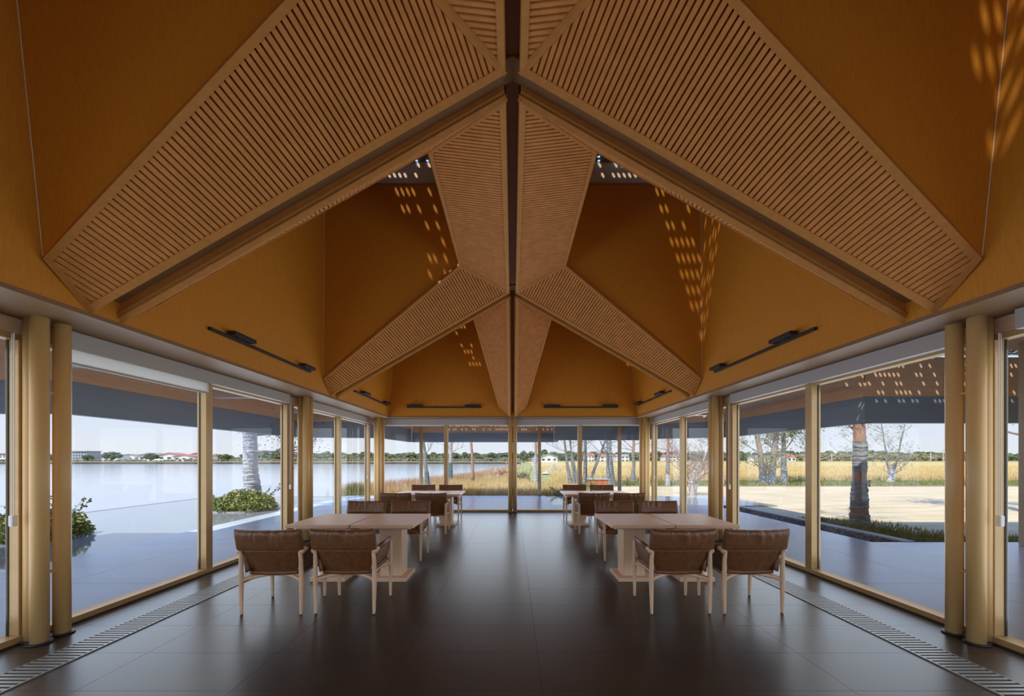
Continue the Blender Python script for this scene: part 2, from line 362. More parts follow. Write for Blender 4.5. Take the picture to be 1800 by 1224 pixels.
def fold(label, pts, upper, low_edge, slats=True, pitch=0.0445, sw=.0365, rails=(.042, .052), name='ceiling_panel'):
    """pts: planar polygon; upper=(i,j) edge the slats stand square to; low_edge=(i,j) flange edge"""
    pts = [V(p) for p in pts]; cen = sum(pts, V()) / len(pts)
    e = (pts[upper[1]] - pts[upper[0]]).normalized()
    n = None
    best = 0
    for i in range(1, len(pts) - 1):
        c = (pts[i] - pts[0]).cross(pts[i + 1] - pts[0])
        if c.length > best: best = c.length; n = c.normalized()
    if n.z > 0: n = -n                     # faces the room
    lo = (pts[low_edge[1]] - pts[low_edge[0]]).normalized(); e = (e + lo * (1 if e.dot(lo) > 0 else -1)).normalized()
    w = n.cross(e).normalized()
    root = empty(name, (0, 0, 0)); tag(root, label, 'ceiling panel', 'slatted ceiling folds', kind='structure')
    bk = MB(); bk.prism([p - n * 0.004 for p in pts], -n * 0.03); bk.build('backing', M['back_wood'], root)
    to2 = lambda p: ((p - cen).dot(e), (p - cen).dot(w))
    p2 = [to2(p) for p in pts]
    if slats:
        u = min(q[0] for q in p2) + pitch * .6; umax = max(q[0] for q in p2)
        while u < umax:
            c = clip_line(p2, u)
            if c and c[1] - c[0] > .06:
                o = link('slat', SLAT, root); L = c[1] - c[0] - .03
                mtx = Matrix((( e.x, w.x, n.x, 0), (e.y, w.y, n.y, 0), (e.z, w.z, n.z, 0), (0, 0, 0, 1)))
                o.matrix_local = Matrix.Translation(cen + e * u + w * (c[0] + c[1]) / 2) @ mtx @ Matrix.Diagonal((sw, L, .028, 1))
            u += pitch
    k = len(pts); P2 = [V(q) for q in p2]; lines = []; h = .036; c2 = sum(P2, V((0, 0))) / k
    wid = [rails[1] if {i, (i + 1) % k} == set(low_edge) else rails[0] for i in range(k)]
    for i in range(k):                      # inset edge lines, mitred at the corners
        a, b = P2[i], P2[(i + 1) % k]; d = (b - a).normalized(); inn = V((-d.y, d.x))
        if inn.dot(c2 - a) < 0: inn = -inn
        lines.append((a + inn * wid[i], d))
    Q = []
    for i in range(k):
        (a, d), (b, f) = lines[i - 1], lines[i]; cr = d.x * f.y - d.y * f.x; r_ = b - a
        Q.append(a + d * ((r_.x * f.y - r_.y * f.x) / cr))
    up3 = lambda q: cen + e * q.x + w * q.y
    for i in range(k):
        j = (i + 1) % k; rb = MB(); c4 = [pts[i], pts[j], up3(Q[j]), up3(Q[i])]
        rb.hexa([p + n * h for p in c4] + [p - n * .02 for p in c4])
        is_low = {i, j} == set(low_edge)
        rb.build('flange' if is_low else 'rail', M['rail_wood'], root)
    return n

X_T, X_F, X_C, X_P = 3.235, 3.19, 0.83, 0.055
Z_P, Z_C, Z_T, Z_F = 4.37, 4.46, 2.535, 2.785
def plane_y(T, P, C, x, z):
    n = (P - T).cross(C - T); return T.y - (n.x * (x - T.x) + n.z * (z - T.z)) / n.y

foot = {}     # (row, side, face) -> F.y
place_row = {0: 'behind the viewer', 1: 'nearest cross beam', 2: 'farther cross beam'}
for r, (yn, yf) in enumerate(ROW):
    for s in (-1, 1):
        for face in (-1, 1):                 # -1 faces the viewer, +1 faces the far wall
            y0 = yn if face < 0 else yf
            off = 0.82 if face < 0 else 0.66
            T, P, C = V((s * X_T, y0, Z_T)), V((s * X_P, y0, Z_P)), V((s * X_C, y0 + face * off, Z_C))
            fy = plane_y(T, P, C, s * X_F, Z_F); F = V((s * X_F, fy, Z_F)); foot[(r, s, face)] = fy
            side = 'near' if face < 0 else 'far'
            fold(f'slatted timber fold on the {side} face of the {place_row[r]}, {SIDE[s]} side', [T, P, C, F], (3, 2), (0, 1), slats=(r > 0))
            # inner cheek of the bottom groove
            b = MB(); i0, i1 = T + V((0, -face * .0, 0)), P
            th = V((0, face * .012, 0))
            b.prism([T, P, P + V((0, 0, .24)), T + V((0, 0, .24))], th)
            tag(b.build('trim_%d' % (1 + r * 4 + (s + 1) + (face + 1) // 2), M['rail_wood']), f'timber cheek inside the groove of the {place_row[r]}, {side} face, {SIDE[s]} side', 'trim', kind='structure')
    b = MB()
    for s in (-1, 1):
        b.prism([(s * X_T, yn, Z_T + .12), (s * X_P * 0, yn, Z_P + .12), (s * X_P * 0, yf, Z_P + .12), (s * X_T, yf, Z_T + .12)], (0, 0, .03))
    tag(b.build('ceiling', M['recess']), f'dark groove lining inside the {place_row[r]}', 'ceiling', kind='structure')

# spine folds along the ridge and hips down to the far column
spans = [(ROW[0][1], ROW[1][0], -0.75 + .66, 3.05 - .82, 'ridge beam over the viewer'), (ROW[1][1], ROW[2][0], 3.25 + .66, 7.05 - .82, 'ridge beam between the cross beams')]
for (ya, yb, ca, cb, nm) in spans:
    for s in (-1, 1):
        fold(f'slatted timber fold along the {nm}, {SIDE[s]} side', [(s * X_P, ya, Z_P), (s * X_P, yb, Z_P), (s * X_C, cb, Z_C), (s * X_C, ca, Z_C)], (3, 2), (0, 1), pitch=.042, sw=.0305)
        b = MB(); b.prism([(s * X_P, ya, Z_P), (s * X_P, yb, Z_P), (s * X_P, yb, Z_P + .24), (s * X_P, ya, Z_P + .24)], (s * .012, 0, 0))
        tag(b.build('trim_%d' % (20 + s), M['rail_wood']), f'timber cheek inside the groove of the {nm}, {SIDE[s]} side', 'trim', kind='structure')
hipT = {}
for s in (-1, 1):
    P, C, T = V((s * X_P, 7.25, Z_P)), V((s * X_C, 7.25 + .72, Z_C)), V((s * X_P, 10.27, 2.52))
    n = (P - T).cross(C - T); F = V((0, 10.22, 2.74)); F.x = T.x - (n.y * (F.y - T.y) + n.z * (F.z - T.z)) / n.x
    hipT[s] = F
    fold(f'slatted timber hip fold down to the middle column of the far wall, {SIDE[s]} side', [T, P, C, F], (3, 2), (0, 1), pitch=.042, sw=.0305)
    b = MB(); b.prism([T, P, P + V((0, 0, .24)), T + V((0, 0, .24))], (s * .012, 0, 0))
    tag(b.build('trim_%d' % (25 + s), M['rail_wood']), f'timber cheek inside the groove of the far hip, {SIDE[s]} side', 'trim', kind='structure')
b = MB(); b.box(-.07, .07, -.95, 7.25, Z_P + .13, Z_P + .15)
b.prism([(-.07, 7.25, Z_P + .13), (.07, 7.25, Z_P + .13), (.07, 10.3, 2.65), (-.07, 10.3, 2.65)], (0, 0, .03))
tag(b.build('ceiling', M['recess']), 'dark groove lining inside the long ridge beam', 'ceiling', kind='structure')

# ---------------------------------------------------------------- light shafts
def yB(r, s, face, z): return foot[(r, s, face)] + face * 0.17 * (z - Z_F)
holes = []
bays = [(0, 1), (1, 2), (2, 3)]
for s in (-1, 1):
    b = MB(); xo, xi = xA(Z_SOF), xA(Z_TOP)
    b.prism([(s * xo, -.85, Z_SOF), (s * xo, Y_B3, Z_SOF), (s * xi, Y_B3, Z_TOP), (s * xi, -.85, Z_TOP)], (s * .05, 0, 0))
    tag(b.build('wall_left' if s < 0 else 'wall_right', M['wall_wood']), f'tall honey timber wall above the {SIDE[s]}-side windows', 'wall', kind='structure')
    for (r0, r1) in bays:
        z = Z_TOP; ya = yB(r0, s, 1, z)
        yb = yB(r1, s, -1, z) if r1 < 3 else Y_B3
        holes.append((s, ya, yb, r0))
        # wall facing away from the viewer, wall facing the viewer, wall along the ridge
        b = MB(); y4 = yB(r0, s, 1, Z_C)
        b.poly([(s * X_F, foot[(r0, s, 1)], Z_F), (s * X_C, y4, Z_C), (s * 1.19, ya, z), (s * xi, ya, z)])
        b.poly([(s * X_F, foot[(r0, s, 1)], Z_F), (s * X_C, ROW[r0][1] + .66, Z_C), (s * X_C, y4, Z_C)])
        tag(b.build('wall_south', M['wall_wood']), f'timber light-shaft wall on the camera side of {SIDE[s]}-side bay {["one","two","three"][r0]}', 'wall', kind='structure')
        b = MB()
        if r1 < 3:
            y5 = yB(r1, s, -1, Z_C)
            b.poly([(s * X_F, foot[(r1, s, -1)], Z_F), (s * X_C, y5, Z_C), (s * 1.19, yb, z), (s * xi, yb, z)])
            b.poly([(s * X_F, foot[(r1, s, -1)], Z_F), (s * X_C, ROW[r1][0] - .82, Z_C), (s * X_C, y5, Z_C)])
        else:
            b.poly([(s * 3.3, Y_B3, Z_SOF), (0, Y_B3, Z_SOF), (0, Y_B3, Z_TOP), (s * 3.3, Y_B3, Z_TOP)])
        tag(b.build('wall_north', M['wall_wood']), f'timber light-shaft wall facing the camera in {SIDE[s]}-side bay {["one","two","three"][r0]}', 'wall', kind='structure')
        sm = MB(); yq = foot[(r1, s, -1)] if r1 < 3 else Y_B3; zq = Z_F if r1 < 3 else Z_SOF
        sm.bar((s * (xA(zq) - .004), yq - .004, zq), (s * (xi - .004), yb - .004, z), .005, .005)
        tag(sm.build('trim_%d' % (50 + 3 * s + r0), M['curb_wood']), f'thin pale corner bead of the light shaft in {SIDE[s]}-side bay {["one","two","three"][r0]}', 'trim', kind='structure')
        b = MB()
        if r1 < 3:
            b.poly([(s * X_C, y4, Z_C), (s * X_C, yB(r1, s, -1, Z_C), Z_C), (s * 1.19, yb, z), (s * 1.19, ya, z)])
        else:
            b.poly([(s * X_C, 7.25 + .72, Z_C), tuple(hipT[s]), (s * 1.19, ya, z)]); b.poly([tuple(hipT[s]), (s * 1.19, yb, z), (s * 1.19, ya, z)])
            b.poly([(s * X_C, y4, Z_C), (s * X_C, 7.25 + .72, Z_C), (s * 1.19, ya, z)])
        tag(b.build('wall_ridge', M['wall_wood']), f'timber light-shaft wall along the ridge in {SIDE[s]}-side bay {["one","two","three"][r0]}', 'wall', kind='structure')
        # kerb above the shaft, skylight brightness put into its paler colour
        k = MB(); t = .04; x0, x1 = sorted((s * 1.19, s * (xi + .06))); y0, y1 = ya - .1, yb + .1
        k.box(x0 - .1, x1 + .1, y1, y1 + t, z, Z_SCR); k.box(x0 - .1, x1 + .1, y0 - t, y0, z, Z_SCR)
        k.box(x1, x1 + t, y0, y1, z, Z_SCR); k.box(x0 - t, x0, y0, y1, z, Z_SCR)
        tag(k.build('roof_kerb', M['curb_wood']), f'timber kerb, skylight brightness put into its colour, over {SIDE[s]}-side bay {["one","two","three"][r0]}', 'skylight kerb', kind='structure')

# roof plate between the shafts
b = MB(); yA0, yA1 = -1.6, 10.6
b.box(-1.19, 1.19, yA0, yA1, Z_TOP, Z_TOP + .04)
for s in (-1, 1):
    x0, x1 = sorted((s * xA(Z_TOP), s * 3.35)); b.box(x0, x1, yA0, yA1, Z_TOP, Z_TOP + .04)
    x0, x1 = sorted((s * 1.19, s * xA(Z_TOP)))
    y = yA0
    for (ss, ya, yb, r0) in [h for h in holes if h[0] == s]:
        b.box(x0, x1, y, ya, Z_TOP, Z_TOP + .04); y = yb
    b.box(x0, x1, y, yA1, Z_TOP, Z_TOP + .04)
tag(b.build('roof', M['back_wood']), 'upper roof deck closing the ceiling between the skylights', 'roof', kind='structure')

# perforated screens
def perforated(b, x0, x1, y0, y1, z, inside, cell=.084, hole=.0225):
    nx, ny = max(1, round((x1 - x0) / cell)), max(1, round((y1 - y0) / cell)); cx, cy = (x1 - x0) / nx, (y1 - y0) / ny
    rnd = random.Random(int(abs(x0) * 1000 + y0 * 77) + 5)
    for i in range(nx):
        for j in range(ny):
            a, c = x0 + i * cx, y0 + j * cy; n = len(b.v)
            u, v = a + cx / 2, c + cy / 2
            if not inside(u, v, i, j, rnd):
                b.poly([(a, c, z), (a + cx, c, z), (a + cx, c + cy, z), (a, c + cy, z)]); continue
            u += (.25 if j % 2 else -.25) * (cx - 2 * hole) * .9
            b.v += [(a, c, z), (a + cx, c, z), (a + cx, c + cy, z), (a, c + cy, z)]
            b.v += [(u + hole * math.cos(t * math.pi / 4 + math.pi / 8), v + hole * math.sin(t * math.pi / 4 + math.pi / 8), z) for t in range(8)]
            b.f += [tuple(n + k for k in f) for f in ((2, 3, 6, 5), (3, 7, 6), (3, 0, 8, 7), (0, 9, 8), (0, 1, 10, 9), (1, 11, 10), (1, 2, 4, 11), (2, 5, 4))]
for (s, ya, yb, r0) in holes:
    b = MB(); x0, x1 = sorted((s * 1.14, s * 3.1)); y0, y1 = ya - .2, yb + .2
    cx, cy = s * 2.03, (ya + yb) / 2 - .05
    def ins(u, v, i, j, rnd, cx=cx, cy=cy, y1=y1, x1=x1):
        if u > cx - .05 and v > cy: return rnd.random() < (.9 if (u - cx) < .32 or (v - cy) < .32 else .42) * (1 if cx > 0 else .5)
        return v > y1 - .30 and rnd.random() < (.5 if cx > 0 else .25)
    perforated(b, x0, x1, y0, y1, Z_SCR, ins)
    tag(b.build('skylight_screen', M['screen']), f'perforated metal skylight screen over {SIDE[s]}-side bay {["one","two","three"][r0]}', 'skylight screen', kind='structure')

# back half of the room, behind the viewer
tag(solid('ceiling', -3.4, 3.4, Y_BACK, -.9, 2.75, 2.8, M['wall_wood']), 'plain timber ceiling behind the viewer', 'ceiling', kind='structure')
b = MB(); b.poly([(-3.35, -.9, 2.78), (3.35, -.9, 2.78), (3.2, -.9, Z_TOP), (-3.2, -.9, Z_TOP)])
tag(b.build('wall_back', M['wall_wood']), 'timber upstand wall behind the viewer', 'wall', kind='structure')
b = MB(); b.poly([(-3.3, Y_B3 + .02, Z_SOF), (3.3, Y_B3 + .02, Z_SOF), (3.3, Y_B3 + .02, Z_TOP), (-3.3, Y_B3 + .02, Z_TOP)])
tag(b.build('wall_far', M['back_wood']), 'outer skin of the far timber wall', 'wall', kind='structure')

# soffits above the glass
for s in (-1, 1):
    x0, x1 = sorted((s * 3.20, s * (WX[s] + .12)))
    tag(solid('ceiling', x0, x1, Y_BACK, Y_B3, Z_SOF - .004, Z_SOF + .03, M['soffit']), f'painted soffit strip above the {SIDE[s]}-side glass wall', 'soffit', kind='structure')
    x0, x1 = sorted((s * (WX[s] + .02), s * (WX[s] + .12)))
    tag(solid('trim_30', x0, x1, Y_BACK, Y_FAR, 2.36, 3.3, M['soffit_wood']), f'timber lintel above the {SIDE[s]}-side glass', 'lintel', kind='structure')
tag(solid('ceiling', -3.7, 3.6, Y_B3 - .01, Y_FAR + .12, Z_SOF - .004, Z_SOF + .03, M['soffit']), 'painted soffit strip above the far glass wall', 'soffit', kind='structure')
tag(solid('trim_31', -3.78, 3.69, Y_FAR + .02, Y_FAR + .12, 2.36, 3.3, M['soffit_wood']), 'timber lintel above the far glass', 'lintel', kind='structure')

# ---------------------------------------------------------------- windows
wn = [0]
def window(label, s, stops, axis='y', line=0.0, zt=2.36):
    """a run of full-height panes between stops; axis y: side wall at x=s*line; axis x: end wall at y=line"""
    wn[0] += 1; w = empty('window_%d' % wn[0]); tag(w, label, 'window', kind='structure')
    out = s
    def bx(name, a0, a1, d0, d1, z0, z1, m, bev=0.004):
        if axis == 'y': return solid(name, out * (line + d0), out * (line + d1), a0, a1, z0, z1, m, w, bevel=bev)
        return solid(name, a0, a1, line + out * d0, line + out * d1, z0, z1, m, w, bevel=bev)
    bx('sill', stops[0], stops[-1], -.045, .09, 0, .058, M['frame'])
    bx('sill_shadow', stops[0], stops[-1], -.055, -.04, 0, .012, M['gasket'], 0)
    bx('head_frame', stops[0], stops[-1], 0, .09, zt - .05, zt, M['frame'])
    for i, a in enumerate(stops):
        bx('mullion', a - .052, a + .052, -.03, .07, .058, zt - .05, M['frame'])
        bx('mullion_fin', a - .03, a + .03, .072, .10, .02, zt - .05, M['frame'])
        bx('gasket', a - .058, a + .058, .045, .06, .058, zt - .05, M['gasket'], 0)
    for i in range(len(stops) - 1):
        bx('pane', stops[i] + .05, stops[i + 1] - .05, .048, .056, .05, zt - .04, M['glass'], 0)
for s in (-1, 1):
    window(f'full-height {SIDE[s]}-side window beside the camera, before the nearest columns', s, [-.75, 1.15, 3.075], 'y', WX[s])
    window(f'full-height {SIDE[s]}-side window between the nearest and middle columns', s, [3.17, 4.93, 6.68], 'y', WX[s])
    window(f'full-height {SIDE[s]}-side window between the middle and far columns', s, [6.78, 8.68, 10.45], 'y', WX[s])
    window(f'full-height {SIDE[s]}-side window in the back part of the room', s, [-4.4, -2.6, -.85], 'y', WX[s])
window('far wall window toward the lake, beside the middle column', 1, [-3.62, -1.78, -.06], 'x', Y_FAR)
window('far wall window toward the field, beside the middle column', 1, [.06, 1.80, 3.52], 'x', Y_FAR)
window('glazed wall behind the viewer', -1, [-3.6, -1.8, 0, 1.8, 3.5], 'x', Y_BACK)

# ---------------------------------------------------------------- columns
def column_group(label, cx, cy, tri, rad=.053):
    g = empty('column_cluster', (cx, cy, 0)); tag(g, label, 'column', 'slim column clusters', kind='structure')
    def ring(name, x, y, r, z0, z1, m):
        b = MB(); b.tube([(x, y, z0), (x, y, z1)], r, 28); o = b.build(name, m, g, smooth=False)
        o.data.polygons.foreach_set('use_smooth', [len(p.vertices) == 4 for p in o.data.polygons]); return o
    for (x, y) in tri:
        ring('shaft', x, y, rad, 0.0, Z_SOF - .004, M['column']); ring('collar', x, y, rad + .022, 0.0, .014, M['black'])
    for z in (.52, 1.92):
        for i in range(len(tri)):
            a, c = V((*tri[i], z)), V((*tri[(i + 1) % len(tri)], z))
            b = MB(); b.tube([a, c], .008, 8); b.build('tie_rod', M['column'], g)
for s in (-1, 1):
    d = DX[s]
    for cx, cy, nm in ((3.58, 3.09, 'nearest the camera'), (3.545, 6.93, 'halfway down the room')):
        column_group(f'cluster of three honey-painted steel columns on the {SIDE[s]} side, {nm}', s * (cx + d), cy,
                     [(s * -.02, -.06), (s * .0, .11), (s * .09, -.01)])
    column_group(f'cluster of three honey-painted steel columns in the far {SIDE[s]}-side corner', s * (3.46 + d * .5), 10.36, [(s * -.03, -.1), (s * .08, .02), (s * -.07, .08)])
column_group('pair of honey-painted steel columns in the middle of the far glass wall', 0, 10.46, [(-.062, 0), (.062, .0)], rad=.052)

# ---------------------------------------------------------------- roller blinds
def blind(label, s, y0, y1, drop=None, cord_y=None):
    x_in, x_out = WX[s] - .085, WX[s] - .005
    g = empty('roller_blind', (s * x_in, (y0 + y1) / 2, 2.3)); tag(g, label, 'roller blind', 'roller blinds'); inv = g.location.copy()
    def bx(name, xa, xb, ya, yb, za, zb, m):
        o = solid(name, s * xa, s * xb, ya, yb, za, zb, m, g, bevel=.003); o.location = -inv; return o
    bx('cassette', x_in, x_out, y0, y1, 2.335, Z_SOF - .006, M['blind_box'])
    for (a, c, zz) in (drop or []):
        bx('fabric', x_out - .04, x_out - .036, a, c, zz, 2.34, M['fabric']); bx('bottom_bar', x_out - .048, x_out - .028, a, c, zz - .022, zz, M['blind_box'])
    if cord_y is not None:
        for dx in (0, .03):
            b = MB(); b.tube([(s * (x_in + .01 + dx), cord_y + dx * .4, 2.34), (s * (x_in + .01 + dx), cord_y + dx * .4, .98)], .0035, 6); o = b.build('cord', M['white_plastic'], g); o.location = -inv
        b = MB(); b.box(s * (x_in + .025) - .018, s * (x_in + .025) + .018, cord_y - .012, cord_y + .022, .90, .985); o = b.build('cord_weight', M['white_plastic'], g, bevel=.008); o.location = -inv
for s in (-1, 1):
    blind(f'grey roller blind cassette over the {SIDE[s]}-side window beside the camera', s, -.7, 2.86, cord_y=2.96)
    blind(f'grey roller blind over the {SIDE[s]}-side window between nearest and middle columns' + (', fabric slightly lowered' if s < 0 else ''), s, 3.28, 6.62, drop=[(3.3, 4.9, 2.225)] if s < 0 else None, cord_y=6.66)
    blind(f'grey roller blind cassette over the {SIDE[s]}-side window before the far corner', s, 7.05, 10.2, cord_y=10.2)
for s in (-1, 1):
    x0, x1 = sorted((s * .12, s * 3.36))
    g = empty('roller_blind', ((x0 + x1) / 2, 10.57, 2.3)); tag(g, f'grey roller blind cassette on the far glass wall, {SIDE[s]} half', 'roller blind', 'roller blinds')
    o = solid('cassette', x0, x1, 10.56, 10.63, 2.315, Z_SOF - .006, M['blind_box'], g, bevel=.003); o.location = -g.location
    o = solid('bottom_bar', x0, s * 1.8, 10.60, 10.62, 2.29, 2.315, M['fabric'], g); o.location = -g.location

# ---------------------------------------------------------------- track lights
def track(label, p, q, normal, heads):
    p, q, n = V(p), V(q), V(normal); d = (q - p).normalized(); L = (q - p).length
    g = empty('track_light', p); tag(g, label, 'track light', 'black track lights on the timber walls')
    def bar(name, a, c, off, up, w, h, m):
        b = MB(); b.bar(p + d * a + n * off + V((0, 0, up)), p + d * c + n * off + V((0, 0, up)), w, h); o = b.build(name, m, g, bevel=.003); o.location = -p; return o
    bar('rail', 0, L, .018, 0, .035, .032, M['black'])
    for (a, c) in heads:
        hd = bar('lamp_head', a, c, .075, .035, .085, .045, M['black'])
        b = MB(); b.bar(p + d * (a + .02) + n * .075 + V((0, 0, .0595)), p + d * (c - .02) + n * .075 + V((0, 0, .0595)), .06, .004); o = b.build('lens', M['lens'], hd)
        bar('bracket', (a + c) / 2 - .05, (a + c) / 2 + .05, .04, .022, .03, .03, M['black'])
for s in (-1, 1):
    zt = 2.775; xw = s * (xA(zt))
    track(f'black two-headed track light on the {SIDE[s]}-side timber wall, nearer one', (xw, 4.17, zt), (xw, 6.25, zt), (-s, 0, 0), [(.25, .62), (1.75, 2.06)])
    track(f'black two-headed track light on the {SIDE[s]}-side timber wall, farther one', (xw, 8.0, zt), (xw, 10.1, zt), (-s, 0, 0), [(.32, .66), (1.78, 2.08)])
    track(f'black two-headed track light on the far timber wall, {SIDE[s]} half', (s * 2.72, Y_B3, 2.745), (s * .8, Y_B3, 2.745), (0, -1, 0), [(.02, .40), (1.5, 1.9)])

# ---------------------------------------------------------------- chairs
def make_chair():
    root = empty('armchair'); hw = .265
    L, Wd = M['leather'], M['chair_wood']
    def leg(pts, rad):
        b = MB(); b.tube(pts, rad, 12); b.build('leg', Wd, root, smooth=True)
        p = pts[0]; b = MB(); b.tube([(p[0], p[1], 0), (p[0], p[1], .006)], .011, 10); b.build('glide', M['black'], root)
    for s in (-1, 1):
        leg([(s * .262, -.245, .006), (s * .265, -.245, .02), (s * .268, -.243, .30), (s * .266, -.248, .50), (s * .262, -.262, .575)], [.0125, .0135, .0215, .018, .0145])
        leg([(s * .262, .235, .006), (s * .262, .235, .02), (s * .266, .228, .30), (s * .268, .222, .50), (s * .268, .216, .595)], [.0125, .0135, .0205, .0175, .0135])
        b = MB(); b.tube([(s * .285, -.272, .573), (s * .278, -.262, .575), (s * .272, -.20, .580), (s * .270, .0, .594), (s * .268, .20, .606), (s * .268, .232, .608)], [.013, .024, .021, .020, .018, .012], 12)
        ar = b.build('armrest', Wd, root, smooth=True)
        b = MB(); b.tube([(s * .271, -.17, .583), (s * .270, .0, .596), (s * .268, .20, .608)], [.0225, .0228, .021], 12); b.build('arm_cover', L, ar, smooth=True)
        # leather side panel hanging from the armrest to the seat
        def side(u, v, s=s):
            y = -.20 + .40 * u - .03 * v * (1 - u); z = .585 + .02 * u - v * (.205 - .02 * u); 
            return V((s * (.258 - .03 * v * v), y, z))
        b = MB(); b.sheet(side, 8, 6, .022); b.build('side_panel', L, root, smooth=True)
        # side stretcher and the bowed rear stretcher half
        b = MB(); b.tube([(s * .266, -.243, .315), (s * .20, -.10, .335), (s * .20, .08, .345), (s * .266, .226, .345)], [.016, .019, .019, .016], 10); b.build('stretcher', Wd, root, smooth=True)
    b = MB(); pts = []
    for k in range(13):
        t = -1 + 2 * k / 12; pts.append((.262 * t, -.243 + .10 * (1 - t * t), .312 + .032 * (1 - t * t)))
    b.tube(pts, .0165, 10); b.build('stretcher', Wd, root, smooth=True)
    # back shell: raked, rounded at the lower corners
    def back(u, v):
        z = .352 + (.60 - .352) * v; h = .256
        k = max(0, (.10 - (z - .352)) / .10); h -= .045 * k ** 2.2 + .018 * (1 - v)
        x = (2 * u - 1) * h; zz = z + .0
        if v < .35: zz += .020 * abs(2 * u - 1) ** 6 * (1 - v / .35)
        return V((x, -.165 - .115 * v + .03 * abs(2 * u - 1) ** 2, zz))
    b = MB(); b.sheet(back, 16, 10, .03); b.build('backrest', L, root, smooth=True)
    b = MB(); b.sheet(lambda u, v: V(((2 * u - 1) * (.225 + .02 * v), -.19 + .42 * v, .358 + .03 * v + .012 * (2 * u - 1) ** 2)), 12, 10, .03); b.build('seat', L, root, smooth=True)
    # seat cushion
    def cush(cx, cy, cz, hx, hy, hz, nx, ny, n, tilt=0.0, wr=None):
        bb = MB(); c, si = math.cos(tilt), math.sin(tilt)
        def pt(a, e):
            ca, sa = math.cos(a), math.sin(a); ce, se = math.cos(e), math.sin(e)
            f = lambda t, m: math.copysign(abs(t) ** m, t)
            x = hx * f(ca, nx) * f(ce, n); y = hy * f(sa, ny) * f(ce, n); z = hz * f(se, n)
            return x, y, z
        def fn(u, v):
            x, y, z = pt(u * 2 * math.pi, (v - .5) * math.pi)
            if wr: x, y, z = wr(x, y, z)
            return V((cx + x, cy + y * c - z * si, cz + y * si + z * c))
        bb.grid(fn, 48, 22); return bb
    cush(0, .03, .405, .235, .205, .038, .35, .35, .5).build('seat_cushion', L, root, smooth=True)
    def wrinkle(x, y, z):      # local z is along the back, y is thickness
        g = math.exp(-(x / .17) ** 2) * max(0, min(1, (z + .04) / .10))
        fold_ = noise.noise(V((x * (1 + 1.5 * (z + .1)) * 34, z * 5, 2.3))) * 1.5 + noise.noise(V((x * 15 + z * 9, z * 7, 7.7))) * .8
        y2 = y + (.0085 * fold_ * g) * (1 if y < 0 else -1)
        sag = -.008 * (1 - (x / .29) ** 2)
        return x, y2, z + (sag if z > 0 else 0)
    pb = MB()
    def pil(u, v):
        a = u * 2 * math.pi; f = lambda t, m: math.copysign(abs(t) ** m, t)
        x = (v - .5) * 2; hx = .289; edge = (1 - abs(x) ** 10) ** .35 if abs(x) < 1 else 0
        y = .040 * f(math.cos(a), .62) * (.55 + .45 * edge) * (edge if abs(x) > .97 else 1); z = .0975 * f(math.sin(a), .42) * (1 if abs(x) < .995 else .98)
        X, Y, Z = wrinkle(x * hx, y, z)
        t = math.radians(14); yy = Y * math.cos(t) - Z * math.sin(t); zz = Y * math.sin(t) + Z * math.cos(t)
        return V((X, -.298 + yy + .022 * (X / hx) ** 2, .685 + zz))
    pb.grid(pil, 36, 64)
    pb.f.append(tuple(i * 65 for i in range(36))); pb.f.append(tuple(i * 65 + 64 for i in reversed(range(36))))
    ck = pb.build('back_cushion', L, root, smooth=True)
    for s in (-1, 1):                                  # piped side gussets
        b = MB(); pts = []
        for k in range(21):
            u = k / 20; q = pil(u, .5 + s * .493); pts.append(q * 1.0)
        b.tube(pts, .0045, 6, cap=False); b.build('piping', L, ck, smooth=True)
    return root
proto = make_chair(); first = [True]
grp = {0: 'nearer', 1: 'farther'}
def place_chair(x, y, rz, label, group):
    o = proto if first[0] else copy_tree(proto); first[0] = False
    o.location = (x, y, 0); o.rotation_euler = (0, 0, rz); tag(o, label, 'chair', group)

def make_table():
    t = empty('table'); tw2, tl = .343, .455
    solid('table_top', -tw2, tw2, -tl, tl, .655, .69, M['table_wood'], t, bevel=.003)
    solid('under_frame', -.28, .28, -.36, .36, .625, .656, M['pedestal_wood'], t, bevel=.002)
    solid('pedestal', -.125, .125, -.125, .125, .045, .63, M['pedestal_wood'], t, bevel=.004)
    solid('foot_plate', -.20, .20, -.21, .21, 0, .046, M['table_wood'], t, bevel=.004)
    return t
tproto = make_table(); tf = [True]
rr = random.Random(3)
for g in (0, 1):
    dy = 3.83 * g
    for s in (-1, 1):
        for k, xx in enumerate((1.415, 2.115)):
            o = tproto if tf[0] else copy_tree(tproto); tf[0] = False
            o.location = (s * xx, 4.76 + dy, 0); o.rotation_euler = (0, 0, rr.uniform(-.004, .004))
            tag(o, f'pale oak pedestal table, {grp[g]} {SIDE[s]}-side pair, {"aisle" if k == 0 else "window"} half', 'table', 'oak pedestal tables')
            who = 'aisle' if k == 0 else 'window'
            for fr, nm in ((1, 'back toward camera'), (-1, 'facing camera')):
                x = s * ((1.515 if k == 0 else 2.175) + (.0 if fr > 0 else .01))
                y = (3.845 if fr > 0 else 5.69) + dy + rr.uniform(-.02, .02)
                place_chair(x, y, (0 if fr > 0 else math.pi) + rr.uniform(-.03, .03),
                            f'brown leather armchair with pale wood legs, {grp[g]} {SIDE[s]}-side tables, {who} seat, {nm}', 'brown leather armchairs')

